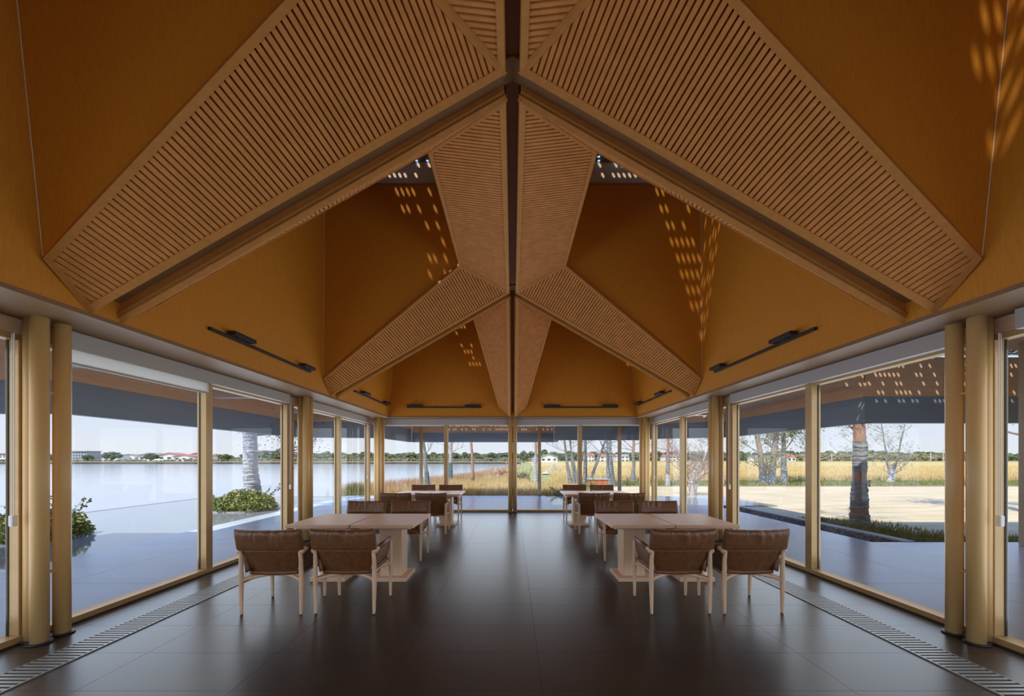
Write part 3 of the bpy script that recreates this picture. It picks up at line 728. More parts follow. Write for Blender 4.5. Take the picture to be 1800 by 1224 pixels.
# ---------------------------------------------------------------- deck, pools, kerb
dk = empty('deck'); tag(dk, 'pale grey stone deck around the pavilion', 'deck', kind='structure')
def deck_rect(x0, x1, y0, y1, sx, sy, m=None):
    nx, ny = max(1, round((x1 - x0) / sx)), max(1, round((y1 - y0) / sy)); a, c = (x1 - x0) / nx, (y1 - y0) / ny
    box('slab_bed', x0, x1, y0, y1, -.2, -.008, M['deck_joint'], dk)
    for i in range(nx):
        for j in range(ny):
            box('paving_slab', x0 + a * i + .003, x0 + a * (i + 1) - .003, y0 + c * j + .003, y0 + c * (j + 1) - .003, -.05, -.002, M['deck'], dk)
deck_rect(-6.33, -3.88, -6, 10.8, 1.22, 2.1)
deck_rect(-6.33, 1.25, 10.8, 15.4, 1.26, 2.3)
deck_rect(1.25, 6.10, 10.8, 12.3, 1.2, 1.5)
deck_rect(3.79, 6.10, -6, 10.8, 1.15, 2.1)
deck_rect(6.10, 14.0, -6, 6.75, 1.6, 2.1)
def water(name, label, x0, x1, y0, y1, z, m, th=.05):
    tag(solid(name, x0, x1, y0, y1, z - th, z, m), label, 'water', kind='structure')
water('water', 'still reflecting pool beside the lake-side deck', -11.5, -6.34, -12, 15.15, -.03, M['pool'])
water('water', 'small reflecting pool beyond the far lawn-side corner', 1.26, 8.2, 12.32, 15.5, -.03, M['pool'])
b = MB(); b.box(-11.62, -11.5, -12, 15.3, -1.6, -.022); b.box(-11.62, -6.34, 15.15, 15.3, -1.6, -.022); b.box(-11.62, -6.34, -12, 15.3, -1.6, -.1)
tag(b.build('trim_40', M['stone_kerb']), 'thin stone rim of the lake-side reflecting pool', 'pool rim', kind='structure')
# gravel channel
solid_o = solid('trim_41', 6.66, 6.85, 6.78, 12.3, -.15, .012, M['stone_kerb']); tag(solid_o, 'pale stone kerb between gravel strip and lawn', 'kerb', kind='structure')
b = MB(); b.box(6.1, 6.66, 6.78, 12.3, -.15, -.05); gr = random.Random(11)
for k in range(2600):
    x, y = gr.uniform(6.12, 6.65), gr.uniform(6.8, 12.28); r = gr.uniform(.012, .028)
    b.blob((x, y, -.045 + gr.uniform(0, .03)), (r * gr.uniform(.8, 1.5), r * gr.uniform(.8, 1.5), r * .7), 5, 3, .2, gr)
tag(b.build('gravel', M['gravel']), 'dark gravel strip beside the lawn kerb', 'gravel', kind='stuff')

# ---------------------------------------------------------------- eaves
OUT = [(-9, -8), (-9, 5.85), (-6.6, 5.85), (-6.6, 12.3), (-4.15, 12.6), (-3.95, 15.6), (1.62, 15.6), (1.5, 14.0), (4.5, 14.0), (4.6, 13.2), (6.55, 12.2), (6.55, 7.4), (12, 7.4), (12, -8)]  # outermost lake-side points are added so the eave shades the near deck
Z_FB = 2.08
fnames = ['unseen lake-side edge added to shade the near deck', 'lake-side step added to shade the near deck', 'lake-side edge', 'lake-side corner jog', 'far corner return', 'far edge toward the lake', 'small far step', 'far edge toward the field', 'short return by the lawn pool', 'slanted edge by the lawn pool', 'lawn-side edge', 'step out over the lawn-side deck', 'outer edge beyond the lawn-side deck']
for i in range(len(OUT) - 1):
    a, c = V((*OUT[i], 0)), V((*OUT[i + 1], 0)); d = (c - a).normalized(); nrm = V((-d.y, d.x, 0))       # outward is to the left of travel
    a2, c2 = a + d * .004, c - d * .004
    e = empty('roof_eave'); tag(e, f'dark grey eave fascia with timber lining, {fnames[i]}', 'roof eave', 'roof eaves', kind='structure')
    b = MB(); zl = 2.78 if i in (9, 10) else 3.3; zt = 2.45 if i == 5 else 2.57; b.prism([a2 + V((0, 0, Z_FB)), c2 + V((0, 0, Z_FB)), c2 + V((0, 0, zt)), a2 + V((0, 0, zt))], nrm * .14); b.build('fascia', M['fascia'], e)
    b = MB(); b.prism([a2 + V((0, 0, zt + .002)), c2 + V((0, 0, zt + .002)), c2 + V((0, 0, zl)), a2 + V((0, 0, zl))], nrm * .14); b.build('lining', M['soffit_wood'], e)
rs = MB()
rs.box(5.66, 6.545, 7.41, 7.55, 2.76, 3.42); rs.box(-9.14, -6.74, -8, 5.95, 3.3, 3.42); rs.box(-6.74, -3.28, -8, 12.4, 3.3, 3.42); rs.box(3.28, 5.7, -8, 12.4, 3.3, 3.42); rs.box(5.7, 6.69, 7.56, 12.4, 2.78, 2.86); rs.box(5.66, 5.7, 7.45, 12.4, 2.78, 3.42); rs.box(5.7, 12.1, -8, 6.9, 3.3, 3.42)  # widest lake-side slab is added to keep sun off the deck
rs.box(-4.3, 1.62, 10.3, 15.15, 3.3, 3.42); rs.box(1.62, 4.6, 10.3, 14.1, 3.3, 3.42); rs.box(-4.3, -3.0, 15.15, 15.75, 3.3, 3.42); rs.box(4.6, 5.66, 12.4, 13.0, 3.3, 3.42)
tag(rs.build('roof', M['soffit_wood']), 'timber-lined underside of the wide overhanging roof', 'roof', kind='structure')
b = MB(); every = lambda u, v, i, j, rnd: rnd.random() < .5
perforated(b, 5.7, 12.0, 6.9, 7.5, 3.36, every); perforated(b, -3.0, 1.6, 15.15, 15.7, 3.36, every)
tag(b.build('roof_screen', M['screen']), 'perforated strip along the edge of the overhanging roof', 'roof screen', kind='structure')
for y in (-.05, 2.9, 5.85, 8.8, 11.75):
    for s in (-1, 1):
        x0, x1 = sorted((s * (WX[s] + .13), s * (6.58 if s < 0 else 5.65)))
        tag(solid('roof_beam', x0, x1, y - .09, y + .09, 2.76, 3.3, M['beam_lit_white']), f'cross beam whitened as if lit by bounced sun, under the {SIDE[s]}-side eave, ' + {-.05: 'beside the viewer', 2.9: 'level with the nearest columns', 5.85: 'in front of the middle columns', 8.8: 'past the middle columns', 11.75: 'past the far corner'}[y], 'beam', 'eave cross beams', kind='structure')
# outdoor columns
def post(label, x, y, z1=2.75):
    o = empty('outdoor_column', (x, y, 0)); tag(o, label, 'column', 'outdoor columns', kind='structure')
    b = MB(); b.tube([(0, 0, 0), (0, 0, z1)], .066, 20); q = b.build('shaft', M['column'], o); q.data.polygons.foreach_set('use_smooth', [len(p.vertices) == 4 for p in q.data.polygons])
    b = MB(); b.tube([(0, 0, 0), (0, 0, .012)], .085, 20); b.build('collar', M['black'], o)
post('round outdoor column holding the far eave, toward the lake', -3.52, 15.33); post('round outdoor column holding the far eave, in the middle', 1.03, 15.3); post('round outdoor column by the small far pool', 3.72, 13.85)
tag(solid('wall_outer', 8.25, 11.5, 6.2, 6.5, 0, 3.3, M['beige'], bevel=.01), 'beige panelled outdoor wall on the lawn-side deck', 'wall', kind='structure')

# ---------------------------------------------------------------- land and water
def land(name, label, pts, z, m, th=1.3, cat='ground', kind='structure'):
    b = MB(); b.prism([(x, y, z) for x, y in pts], (0, 0, -th)); return tag(b.build(name, m), label, cat, kind=kind)
LAKE_Z = -1.2
water('lake', 'wide pale lake beyond the deck', -700, 60, -150, 236, LAKE_Z, M['lake'], .3)
SH = [(-7.6, 15.32), (-6.9, 18.5), (-6.2, 22), (-5.0, 27), (-3.0, 37), (-.8, 66), (2.5, 140), (6, 237)]
land('ground', 'open land on the field side of the lake', SH + [(700, 237), (700, -30), (3.9, -30), (3.9, 12.0), (1.2, 15.35)], -.14, M['verge'])
land('lawn', 'mown dry blond lawn beside the deck', [(6.86, 6.78), (16, 6.78), (60, 14), (60, 21.5), (5.0, 21.5), (4.6, 15.52), (8.22, 15.52), (8.22, 12.31), (6.86, 12.31)], -.06, M['lawn'], .1, 'lawn')
land('ground', 'pale dry strip along the far deck edge', [(-7.2, 15.42), (1.2, 15.42), (1.2, 16.9), (-6.6, 16.9)], -.09, M['lawn'], .05)
land('path', 'brown mulch path along the field edge', [(4.4, 21.5), (60, 21.5), (60, 23.2), (14, 22.8), (4.4, 22.4)], -.09, M['mulch'], .05, 'path')
land('field', 'golden rice field stretching to the trees', [(3.9, 27.5), (90, 27.0), (500, 40), (500, 300), (10, 300), (6.5, 140), (3.4, 66)], -.05, M['field'], .1, 'field')
land('path', 'pale gravel path winding toward the white house', [(2.9, 40), (3.6, 40), (5.5, 55), (10.2, 88), (9.6, 90), (4.9, 56)], -.02, M['path'], .04, 'path')
land('bank', 'far lake shore bank', [(-700, 236), (700, 236), (900, 700), (-900, 700)], .25, M['bank'], 1.6, 'shore')
b = MB(); b.box(-700, 12, 235.6, 236.2, LAKE_Z - .3, -.35)
tag(b.build('quay_wall', M['quay']), 'low dark quay wall along the far shore', 'quay wall', kind='structure')

# grasses
def blades(name, label, n, area, h, wd, m, seed, zf=-.14, lean=.25, cat='grass', clump=None):
    g = random.Random(seed); b = MB(); k = 0
    while k < n:
        p = area(g)
        if p is None: continue
        x, y = p; k += 1; hh = h * g.uniform(.55, 1.15); a = g.uniform(0, math.pi); w = wd * g.uniform(.6, 1.3)
        dx, dy = math.cos(a) * w, math.sin(a) * w; lx, ly = g.uniform(-lean, lean) * hh, g.uniform(-lean, lean) * hh
        b.poly([(x - dx, y - dy, zf), (x + dx, y + dy, zf), (x + lx, y + ly, zf + hh)])
    return tag(b.build(name, m), label, cat, kind='stuff')
def shore_x(y):
    for (x0, y0), (x1, y1) in zip(SH, SH[1:]):
        if y0 <= y <= y1: return x0 + (x1 - x0) * (y - y0) / (y1 - y0)
    return SH[0][0]
def a_reed(g):
    y = 16.15 + (g.random() ** 1.5) * 15; x = g.uniform(-7, 3.6)
    if x < shore_x(y) + .1 or (x > 1.15 and y < 16.6) or (y > 23.5 and 1.0 < x < 3.0): return None
    return x, y
blades('grass', 'golden tall grass behind the far deck edge', 36000, a_reed, .36, .013, M['reed'], 21)
def a_red(g):
    y = 16.5 + (g.random() ** 1.3) * 26; x = shore_x(y) + g.expovariate(1.1)
    return (x, y) if x < 2 else None
blades('grass', 'reddish reeds along the near lake shore', 12000, a_red, .55, .014, M['reed_red'], 22)
def a_field(g):
    y = 27.2 + (g.random() ** 2) * 55; x = g.uniform(3.6, 4 + y * 1.25)
    return x, y
blades('grass', 'standing golden rice stems along the near field edge', 42000, a_field, .42, .035, M['field_blade'], 23, zf=-.1)
def a_verge(g):
    return g.uniform(6.88, 15) , 6.85 + g.random() ** 1.5 * .55
def a_kerb(g):
    x = 6.88 + g.expovariate(2.2)
    y = g.uniform(6.8, 9.6); return (x, y) if x < 8.6 else None
blades('grass', 'green grass fringe between kerb and lawn', 9000, a_kerb, .10, .007, M['lawn_blade'], 24, zf=-.06)
blades('grass', 'green grass fringe along the deck step beside the lawn', 9000, a_verge, .10, .007, M['lawn_blade'], 25, zf=-.06)
def a_strip(g): return g.uniform(4.6, 45), g.uniform(23.0, 27.3)
blades('grass', 'short green verge between mulch path and rice field', 14000, a_strip, .20, .03, M['lawn_blade'], 26, zf=-.14)
def a_tuft(g):
    a, r = g.uniform(0, 6.28), abs(g.gauss(0, .35)); return -6.35 + r * math.cos(a), 16.2 + r * math.sin(a)
blades('grass', 'green reed tuft at the corner of the far deck', 900, a_tuft, .62, .012, M['lawn_blade'], 27)

# ---------------------------------------------------------------- trees
def leaf_cloud(b, pts, n, size, spread, g):
    for _ in range(n):
        c = g.choice(pts) + V((g.gauss(0, spread), g.gauss(0, spread), g.gauss(0, spread * .8)))
        d = V((g.uniform(-1, 1), g.uniform(-1, 1), g.uniform(-1, 1))).normalized(); e = d.orthogonal().normalized(); s_ = size * g.uniform(.6, 1.3)
        b.poly([c - d * s_, c + e * s_ * .45, c + d * s_, c - e * s_ * .45])

def tree(label, loc, h, r, seed, bark='bark', stems=None, wraps=(), n_br=10, br_from=.35, br_len=.42, leafs=0, leaf='leaf', leaf_size=.06, lean=(0, 0), up=.45, twig='same', flare=1.35, depth=3, sides=10):
    g = random.Random(seed); t = empty('tree', loc); tag(t, label, 'tree', 'trees around the pavilion')
    tips = []; tb = MB(); bb = MB()
    def branch(p, d, L, rad, lev):
        pts = [p]; q = p; m = 4 if lev < 2 else 3
        for i in range(m):
            d = (d + V((g.uniform(-.28, .28), g.uniform(-.28, .28), g.uniform(-.08, .22)))).normalized(); q = q + d * L / m; pts.append(q)
        bb.tube(pts, [rad * (1 - .75 * i / m) for i in range(m + 1)], 5 if lev == 0 else 4, cap=False)
        tips.extend(pts[1:])
        if lev < depth:
            for k in range(3 if lev == 0 else g.choice((2, 3))):
                i = g.randrange(1, m + 1); dd = (d + V((g.uniform(-.9, .9), g.uniform(-.9, .9), g.uniform(-.25, .6)))).normalized()
                branch(pts[i], dd, L * g.uniform(.45, .7), rad * (.6 if lev else .5), lev + 1)
    for (sx, sy, tx, ty, hh, rr_) in (stems or [(0, 0, lean[0], lean[1], h, r)]):
        P = []; rad = []
        n = 10
        for i in range(n + 1):
            f = i / n; w = .04 * hh * .12
            P.append(V((sx + tx * f + g.uniform(-w, w) * (0 < i), sy + ty * f + g.uniform(-w, w) * (0 < i), hh * f)))
            rad.append(rr_ * ((flare if i == 0 else (1 + (flare - 1) * .35 if i == 1 else 1)) * (1 - .55 * f)))
        tb.tube(P, rad, sides, cap=True)
        n_b = int(n_br * 1.4)
        for k in range(n_b):
            f = br_from + (1 - br_from) * (k + g.random() * .6) / n_b; i = min(n - 1, int(f * n)); p = P[i].lerp(P[i + 1], f * n - i)
            a = g.uniform(0, 2 * math.pi); d = V((math.cos(a), math.sin(a), up + g.uniform(-.2, .3))).normalized()
            branch(p, d, h * br_len * g.uniform(.6, 1.1) * (1.15 - .5 * f), max(.014, rr_ * .32 * (1.1 - f)), 0)
        for (z0, z1, wm) in wraps:
            wb = MB(); zz = z0; pts = []; rads = []
            steps = max(5, int((z1 - z0) / .03))
            for i in range(steps + 1):
                z = z0 + (z1 - z0) * i / steps; f = min(1, z / hh); j = min(n - 1, int(f * n)); p = P[j].lerp(P[j + 1], f * n - j); q = rad[j] + (rad[j + 1] - rad[j]) * (f * n - j)
                pts.append(V((p.x, p.y, z))); rads.append(q + .010 + (g.choice((0, .004, .009, .012))) * (rr_ / .15) ** .5)
            wb.tube(pts, rads, sides, cap=False); wb.v = [(a + .016 * rr_ / .15 * noise.noise(V((a * 9, b_ * 9, c_ * 14))), b_ + .016 * rr_ / .15 * noise.noise(V((b_ * 9 + 5, a * 9, c_ * 14))), c_ + .05 * noise.noise(V((a * 7, b_ * 7, c_ * 3)))) for a, b_, c_ in wb.v]; wb.build('trunk_wrap', M[wm], t)
    tb.build('trunk', M[bark], t, smooth=True)
    bb.build('branches', M[bark if twig == 'same' else twig], t, smooth=True)
    if leafs and tips:
        lb = MB(); leaf_cloud(lb, tips, leafs, leaf_size, .12 + .02 * h, g); o = lb.build('foliage', M[leaf], t); o['kind'] = 'stuff'
    return t

# lake side
tree('broad tree trunk bound in grey wrapping, rising from the bush in the pool', (-7.85, 12.05, -.1), 6.2, .205, 31, 'bark_grey', wraps=[(.05, 2.9, 'wrap_pale')], n_br=12, br_from=.27, br_len=.40, leafs=11000, leaf='leaf_pine', leaf_size=.028, up=-.12, lean=(-.25, 0), flare=1.25, sides=16)
tree('leaning slim tree with dark green wrap behind the outdoor column', (-4.05, 19.2, -.14), 4.2, .10, 32, 'bark_grey', wraps=[(0, .95, 'wrap_green')], n_br=8, br_from=.42, br_len=.42, lean=(-.5, .2))
tree('grey forked tree with dark green guard on the lake shore', (-4.1, 26.0, -.14), 5.5, .14, 33, 'bark_pale', wraps=[(.1, 1.35, 'wrap_green')], n_br=9, br_from=.32, br_len=.36, lean=(.15, 0))
tree('straight reddish-barked bare trunk on the lake shore', (-2.45, 24.5, -.14), 6.0, .10, 34, 'bark_red', n_br=4, br_from=.7, br_len=.2, lean=(-.2, 0), flare=1.2)
# centre and field side
tree('slender tree with a whitewashed lower trunk beside the outdoor column', (1.30, 22.5, -.14), 5.5, .09, 35, 'bark_red', wraps=[(0, 1.75, 'wrap_pale')], n_br=6, br_from=.36, br_len=.22, flare=1.2)
tree('grey multi-stemmed tree with wrapped stems near the white house', (3.15, 21.6, -.14), 4.4, .10, 36, 'bark_grey', stems=[(0, 0, -.55, .1, 4.3, .085), (.22, .1, -.35, .2, 4.2, .055), (.42, 0, -.75, 0, 4.0, .055), (.55, .1, .1, 0, 3.6, .045)], wraps=[(0, 1.7, 'wrap')], n_br=5, br_from=.42, br_len=.34, leafs=350, leaf='leaf_dry', leaf_size=.05)
tree('grey wrapped tree forking wide behind the red planter', (4.05, 22.3, -.14), 4.6, .14, 37, 'bark_grey', stems=[(0, 0, .05, 0, 4.6, .11), (.15, 0, 1.5, .2, 3.8, .08)], wraps=[(0, 1.55, 'wrap')], n_br=6, br_from=.40, br_len=.34, leafs=300, leaf='leaf_dry', leaf_size=.05)
tree('thick straight dark grey wrapped trunk between far window posts', (5.15, 21.3, -.14), 6.5, .155, 38, 'bark_grey', wraps=[(0, 4.2, 'wrap')], n_br=5, br_from=.24, br_len=.34, flare=1.2, up=.3)
tree('thinner wrapped trunk leaning just behind the thick grey one', (5.85, 23.2, -.14), 5.5, .12, 39, 'bark_grey', wraps=[(0, 1.9, 'wrap')], n_br=8, br_from=.3, br_len=.36, lean=(-.45, 0), flare=1.4)
tree('slim orange-barked tree with grey wraps beside the far corner columns', (7.95, 26.2, -.14), 6.5, .115, 40, 'bark_red', wraps=[(0, .95, 'wrap'), (1.1, 1.5, 'wrap'), (1.65, 2.0, 'wrap')], n_br=16, br_from=.24, br_len=.24, up=.15, twig='bark')
tree('slim red-barked tree with grey banded wraps on the field verge', (9.05, 23.2, -.14), 6.0, .105, 41, 'bark_red', wraps=[(0, .7, 'wrap_pale'), (.8, 1.25, 'wrap'), (1.4, 1.9, 'wrap')], n_br=14, br_from=.22, br_len=.25, up=.25, twig='twig_red')
tree('small pale-trunked tree with tangled reddish twigs by the pool', (7.25, 16.2, -.1), 2.5, .12, 42, 'bark_pale', stems=[(0, 0, .12, 0, 1.05, .14), (.09, 0, -.55, .1, 1.9, .07), (.1, 0, .55, 0, 1.9, .075)], n_br=13, br_from=.42, br_len=.42, twig='twig_red', leafs=260, leaf='leaf_dry', leaf_size=.04, up=.35, flare=1.25)
tree('twin-trunked reddish tree with wrapped base on the field verge', (15.6, 24.4, -.14), 5.2, .30, 43, 'bark', stems=[(0, 0, .05, 0, 1.25, .33), (-.16, 0, -.75, 0, 5.2, .19), (.16, 0, .75, 0, 5.4, .21)], wraps=[(0, .85, 'wrap')], n_br=6, br_from=.36, br_len=.34, leafs=1500, leaf='leaf', leaf_size=.08)
tree('slim leafy tree with grey wrapped base beside the twin-trunked one', (16.75, 24.6, -.14), 5.0, .16, 44, 'bark', wraps=[(0, 1.75, 'wrap')], n_br=10, br_from=.32, br_len=.36, leafs=2400, leaf='leaf', leaf_size=.08)
tree('large tree trunk of red bark bound in grey cloth beside the kerb', (7.52, 8.62, -.08), 6.0, .13, 45, 'bark_red', wraps=[(.42, 1.02, 'wrap'), (1.22, 1.86, 'wrap'), (.0, .30, 'wrap')], n_br=10, br_from=.33, br_len=.24, lean=(.25, .3), leafs=500, leaf='leaf_dry', leaf_size=.035, flare=1.35, sides=18, up=.6)
tree('small leafy sapling with grey wrap in front of the rice field', (22.3, 26.0, -.14), 3.6, .09, 46, 'bark_grey', wraps=[(0, 1.0, 'wrap')], n_br=9, br_from=.3, br_len=.34, leafs=500, leaf='leaf', leaf_size=.07)
tree('small forked sapling with grey wrap at the field edge', (24.2, 25.6, -.14), 4.2, .10, 47, 'bark_grey', stems=[(0, 0, .3, 0, 1.3, .12), (.1, 0, -.6, 0, 4.0, .06), (.2, 0, .8, 0, 3.8, .06)], wraps=[(0, .9, 'wrap_pale')], n_br=7, br_from=.35, br_len=.3, leafs=500, leaf='leaf', leaf_size=.07)
tree('wrapped sapling half hidden behind the large bound trunk', (18.9, 24.8, -.14), 4.4, .11, 48, 'bark_grey', wraps=[(0, 1.5, 'wrap_pale')], n_br=10, br_from=.3, br_len=.38, leafs=900, leaf='leaf', leaf_size=.07)
tree('leafy tree on the lawn whose boughs reach past the nearest columns', (13.9, 10.6, -.1), 5.4, .16, 49, 'bark', n_br=10, br_from=.34, br_len=.36, leafs=2200, leaf='leaf', leaf_size=.07, up=.2)
tree('small wrapped tree seen beside the lawn-side middle columns', (12.4, 23.6, -.14), 4.6, .11, 50, 'bark_grey', wraps=[(0, 1.6, 'wrap_pale')], n_br=9, br_from=.32, br_len=.34, leafs=900, leaf='leaf', leaf_size=.07)

# bushes
def bush(label, loc, rx, ry, rz, n, seed, m='leaf_bush', size=.035, sprigs=10):
    g = random.Random(seed); t = empty('bush', loc); tag(t, label, 'bush', 'low bushes')
    b = MB(); st = MB()
    for _ in range(n):
        a, u = g.uniform(0, 6.283), g.random() ** .4; e = math.asin(g.random() ** .9)
        q = .82 + .25 * noise.noise(V((math.cos(a) * 2.1, math.sin(a) * 2.1, e * 2 + seed)))
        c = V((rx * u * q * math.cos(a) * math.cos(e), ry * u * q * math.sin(a) * math.cos(e), rz * u * q * math.sin(e) + .02))
        d = V((g.uniform(-1, 1), g.uniform(-1, 1), g.uniform(-.6, 1))).normalized(); f = d.orthogonal().normalized(); s_ = size * g.uniform(.6, 1.4)
        b.poly([c - d * s_, c + f * s_ * .5, c + d * s_, c - f * s_ * .5])
    for k in range(sprigs):
        a = g.uniform(0, 6.283); p0 = V((rx * .6 * math.cos(a), ry * .6 * math.sin(a), rz * .4)); p1 = p0 + V((math.cos(a) * rx * .5, math.sin(a) * ry * .4, rz * g.uniform(.4, 1.0)))
        st.tube([p0 * .2, p0, p1], [.008, .006, .003], 4)
        for i in range(22):
            c = p0.lerp(p1, g.random()) + V((g.gauss(0, .03), g.gauss(0, .03), g.gauss(0, .03))); d = V((g.uniform(-1, 1), g.uniform(-1, 1), g.uniform(-1, 1))).normalized(); f = d.orthogonal().normalized()
            b.poly([c - d * size, c + f * size * .5, c + d * size, c - f * size * .5])
    st.tube([(0, 0, -.05), (0, 0, rz * .6)], [.03, .01], 6); st.build('stems', M['bark'], t); o = b.build('foliage', m and M[m], t); o['kind'] = 'stuff'
bush('rounded green bush around the wrapped trunk in the pool', (-7.6, 11.3, -.03), 1.0, .85, .62, 9000, 61)
bush('green bush in the pool beside the camera-side lake window', (-8.65, 7.25, -.03), .85, .8, .62, 8000, 62, sprigs=18)
bush('scrubby olive bush beside the small far pool', (2.35, 16.4, -.14), .75, .6, .42, 3500, 63, m='leaf_dry')
bush('bushy green plant in front of the red planter', (3.35, 18.0, -.14), .28, .28, .52, 1500, 64, m='lawn_blade', size=.05)
bush('dry pinkish shrub on the lake shore near the middle column', (-.55, 32.0, -.14), 1.15, 1.0, 1.05, 3500, 65, m='reed_red', size=.06)
bush('olive shrub in the tall grass near the middle column', (.75, 27.5, -.14), .55, .5, .75, 2500, 66, m='leaf_dry', size=.05)
b = MB(); b.box(-10.0, -8.35, 7.05, 7.95, -.06, .02); tag(b.build('trim_42', M['stone_kerb']), 'flat stone island edge under the pool bush', 'stone slab', kind='structure')
b = MB(); b.tube([(-7.65, 11.5, -.06), (-7.65, 11.5, .0)], .9, 24); tag(b.build('trim_43', M['stone_kerb']), 'round stone island under the wrapped tree', 'stone slab', kind='structure')

# red planter
pl = empty('planter', (4.22, 19.6, -.14)); tag(pl, 'orange-red planter box with grey rim behind the far tables', 'planter')
solid('box_body', -.5, .42, -.25, .25, 0, .55, M['planter'], pl, bevel=.01); solid('rim', -.53, .45, -.28, .28, .55, .60, M['stone_kerb'], pl, bevel=.006)
# bamboo teepee on the path
tp = empty('stake_teepee', (4.9, 47, -.14)); tag(tp, 'pale teepee of stakes standing by the gravel path', 'teepee')
for k in range(9):
    a = 2 * math.pi * k / 9; b = MB(); b.tube([(math.cos(a) * .55, math.sin(a) * .55, 0), (math.cos(a + 3) * .1, math.sin(a + 3) * .1, 1.5)], .035, 6); b.build('stake', M['path'], tp)
# garden light stake
lp = empty('bollard', (19.0, 21.2, -.1)); tag(lp, 'small black garden bollard on the mulch path', 'bollard')
b = MB(); b.tube([(0, 0, 0), (0, 0, .30)], .035, 10); b.build('post', M['black'], lp); b = MB(); b.tube([(0, 0, .30), (0, 0, .40)], .06, 10); b.build('head', M['black'], lp)

# ---------------------------------------------------------------- far shore: woods and buildings
def woods(name, label, n, area, h, seed, m):
    g = random.Random(seed); b = MB()
    for _ in range(n):
        x, y, z, k = area(g); r = h * k * g.uniform(.65, 1.2)
        w_ = r * g.uniform(.40, .62)
        for k in range(6):
            q = r * g.uniform(.20, .34); b.blob((x + g.uniform(-1, 1) * w_, y + g.uniform(-1, 1) * r * .4, z + g.uniform(.08, .82) * r), (q * 1.15, q, q * .9), 6, 4, .38, g)
    return tag(b.build(name, M[m]), label, 'woods', kind='stuff')
woods('forest', 'dense green woodland along the far lake shore', 1500, lambda g: (g.uniform(-175, 15), g.uniform(255, 300), .2, g.uniform(.55, 1.2)), 4.6, 71, 'far_green')
woods('forest', 'pale scrub in front of the far woodland', 600, lambda g: (g.uniform(-175, 15), g.uniform(238, 254), .0, g.uniform(.4, 1)), 2.4, 72, 'far_brown')
woods('forest', 'green woodland at the end of the rice field', 1700, lambda g: (g.uniform(20, 440), g.uniform(335, 390), 0, g.uniform(.55, 1.15)), 7.0, 73, 'far_green')
woods('forest', 'brown bare woodland at the end of the rice field', 320, lambda g: (g.uniform(225, 335), g.uniform(310, 326), 0, g.uniform(.6, 1.05)), 5.6, 74, 'far_brown')
woods('forest', 'scattered low scrub along the built-up far shore', 240, lambda g: (g.uniform(-330, -178), g.uniform(237, 241), .0, g.uniform(.4, 1)), 1.7, 75, 'far_brown')
woods('forest', 'hazy trees behind the far shore buildings', 200, lambda g: (g.uniform(-460, -215), g.uniform(340, 380), .0, g.uniform(.7, 1)), 6.0, 76, 'far_green')
def round_tree(label, X, Yt, wpx, D, z0=.2):
    x = (X - VPX) * D / F_PX; w = wpx * D / F_PX; zt = CAM_H + (VPY - Yt) * D / F_PX; h = zt - z0; t = empty('shore_tree', (x, D, z0)); tag(t, label, 'tree', 'round trees on the far shore')
    g = random.Random(int(X)); b = MB(); b.tube([(0, 0, 0), (0, 0, h * .4)], h * .05, 6); b.build('trunk', M['bark'], t); b = MB()
    for k in range(90):
        a, e, u = g.uniform(0, 6.283), g.uniform(-1, 1), g.random() ** .4; c_ = math.sqrt(1 - e * e)
        b.blob((.40 * w * u * c_ * math.cos(a), .40 * w * u * c_ * math.sin(a), h * (.56 + .34 * u * e)), (w * .11, w * .11, h * .10), 6, 4, .35, g)
    b.build('crown', M['far_green'], t)
round_tree('small round green tree beside the grey office block', 155, 799, 17, 243); round_tree('large round green tree between office and warehouses', 197, 794, 32, 243); round_tree('round green tree in front of the red-roofed warehouses', 266, 796, 24, 243)
round_tree('round dark tree beside the white house', 921, 791, 18, 170, -.1)
def house(label, X0, X1, Yt, Yb, D, roof='red_roof', wall='white_wall', ridge='x', win=(0, 0), rf=.4, depth=9, kind='house'):
    x0, x1 = (X0 - VPX) * D / F_PX, (X1 - VPX) * D / F_PX; z1 = CAM_H + (VPY - Yt) * D / F_PX; z0 = CAM_H + (VPY - Yb) * D / F_PX; w = x1 - x0; h = z1 - z0; zw = h * (1 - rf)
    t = empty('house' if kind == 'house' else 'building', (x0, D, z0)); tag(t, label, kind)
    b = MB(); b.box(0, w, 0, depth, -2, zw)
    if ridge == 'y': b.prism([(0, 0, zw), (w, 0, zw), (w / 2, 0, h)], (0, depth, 0))
    b.build('walls', M[wall], t); b = MB(); o = .04 * w
    if rf < .1: b.box(-o, w + o, -o, depth + o, zw, h)
    elif ridge == 'x': b.prism([(-o, -o, zw), (-o, depth / 2, h), (-o, depth + o, zw)], (w + 2 * o, 0, 0))
    else:
        b.prism([(-o, -o, zw), (w / 2, -o, h + .05), (w / 2, -o, h + .4), (-o, -o, zw + .35)], (0, depth + 2 * o, 0)); b.prism([(w + o, -o, zw), (w / 2, -o, h + .05), (w / 2, -o, h + .4), (w + o, -o, zw + .35)], (0, depth + 2 * o, 0))
    b.build('roof', M[roof], t)
    nx, nz = win
    for i in range(nx):
        for j in range(nz):
            a = w * (i + .25) / nx; c = zw * (j + .3) / nz
            solid('window', a, a + w * .5 / nx, -.08, .05, c, c + zw * .42 / nz, M['window_dark'], t)
house('long white two-storey building at the far lake edge', -40, 23, 797, 806, 255, 'grey_roof', win=(10, 2), rf=.08, kind='building')
house('grey flat-roofed office block on the far shore', 118, 152, 793, 808, 255, 'grey_roof', 'grey_wall', win=(7, 3), rf=.06, kind='building')
house('low white hall right of the office block', 162, 206, 799, 808, 268, 'grey_roof', win=(9, 1), rf=.12, kind='building')
house('white gabled warehouse with grey roof on the far shore', 210, 246, 799, 809, 290, 'grey_roof', ridge='y', win=(3, 1))
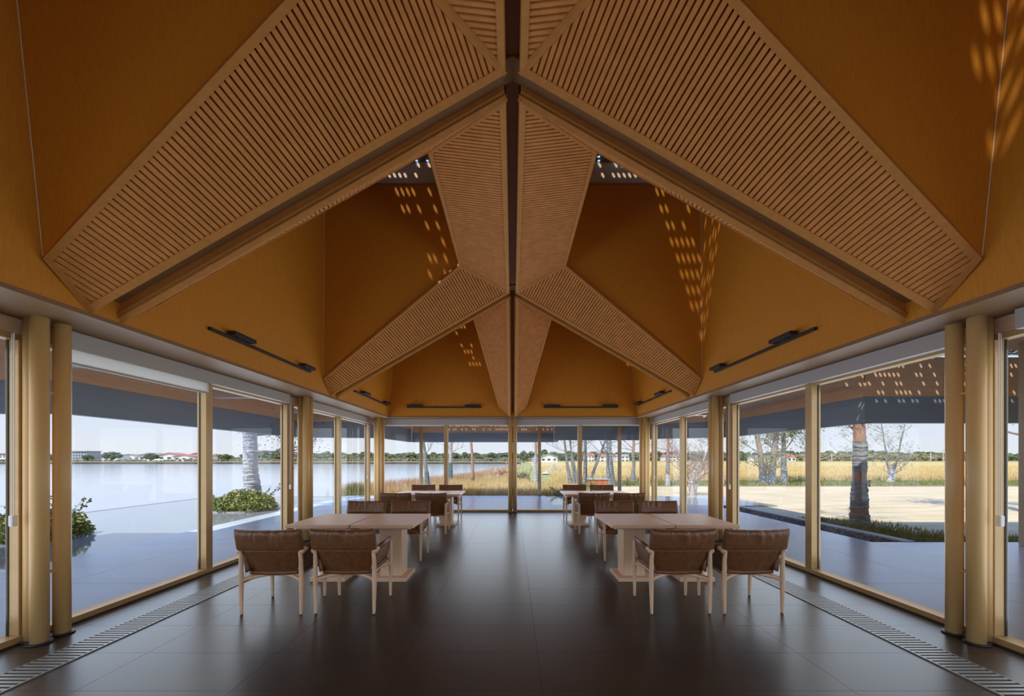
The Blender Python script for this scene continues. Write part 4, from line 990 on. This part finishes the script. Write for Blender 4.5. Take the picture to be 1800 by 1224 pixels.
house('white gabled warehouse behind the round tree', 243, 282, 797, 809, 278, 'grey_roof', ridge='y', win=(3, 1))
house('white gabled warehouse with wide red roof', 277, 318, 797, 809, 265, 'red_roof', ridge='y', win=(3, 1))
house('small white warehouse with low red roof', 305, 342, 800, 810, 250, 'red_roof', ridge='y', win=(3, 1))
house('white gabled warehouse with red roof beside the window post', 326, 366, 797, 809, 277, 'red_roof', ridge='y', win=(3, 1))
house('pale block rising over the woods beyond the wrapped trunk', 480, 498, 794, 807, 320, 'grey_roof', rf=.15, kind='building')
house('white gabled farmhouse beside the gravel path', 950, 980, 799.5, 812, 190, 'grey_roof', ridge='y', win=(3, 1))
house('small brown shed next to the white farmhouse', 936, 947, 805, 812, 186, 'grey_roof', 'grey_wall', win=(1, 1))
house('white village house with pink-red roof left of the thick trunk', 1029, 1045, 797, 812, 300, win=(3, 2), rf=.3)
house('white village house with dark red roof behind the thick trunk', 1055, 1078, 798, 812, 290, win=(3, 2), rf=.35)
house('white village house seen behind the slim outdoor column', 1084, 1106, 799, 812, 295, win=(3, 2), rf=.25, roof='grey_roof')
house('far white house behind the red-barked verge tree', 1168, 1196, 799, 811, 310, win=(4, 2), rf=.3)
house('white house with orange-red roof beyond the rice field', 1377, 1399, 798, 812, 240, win=(3, 1), rf=.42)
house('long white shed beyond the rice field', 1326, 1356, 801, 811, 300, 'grey_roof', win=(5, 1), rf=.2)
for i, (X, Yt, nm) in enumerate(((1636, 796, 'left of the nearest columns'), (1658, 790, 'close against the nearest columns'), (1462, 797, 'beside the large bound trunk'))):
    D = 260; p = px(X, Yt, D); t = empty('utility_pole', (p.x, D, -.1)); tag(t, f'pale utility pole beyond the field, {nm}', 'utility pole', 'utility poles')
    b = MB(); b.tube([(0, 0, 0), (0, 0, p.z)], .28, 6); b.build('pole', M['path'], t); b = MB(); b.box(-1.2, 1.2, -.1, .1, p.z - 1.2, p.z - .9); b.build('cross_arm', M['path'], t)
print('TRIS', sum(len(p.vertices) - 2 for o in bpy.data.objects if o.type == 'MESH' for p in ()) or sum(len(m.loop_triangles) or len(m.polygons) for m in bpy.data.meshes), len(bpy.data.objects))
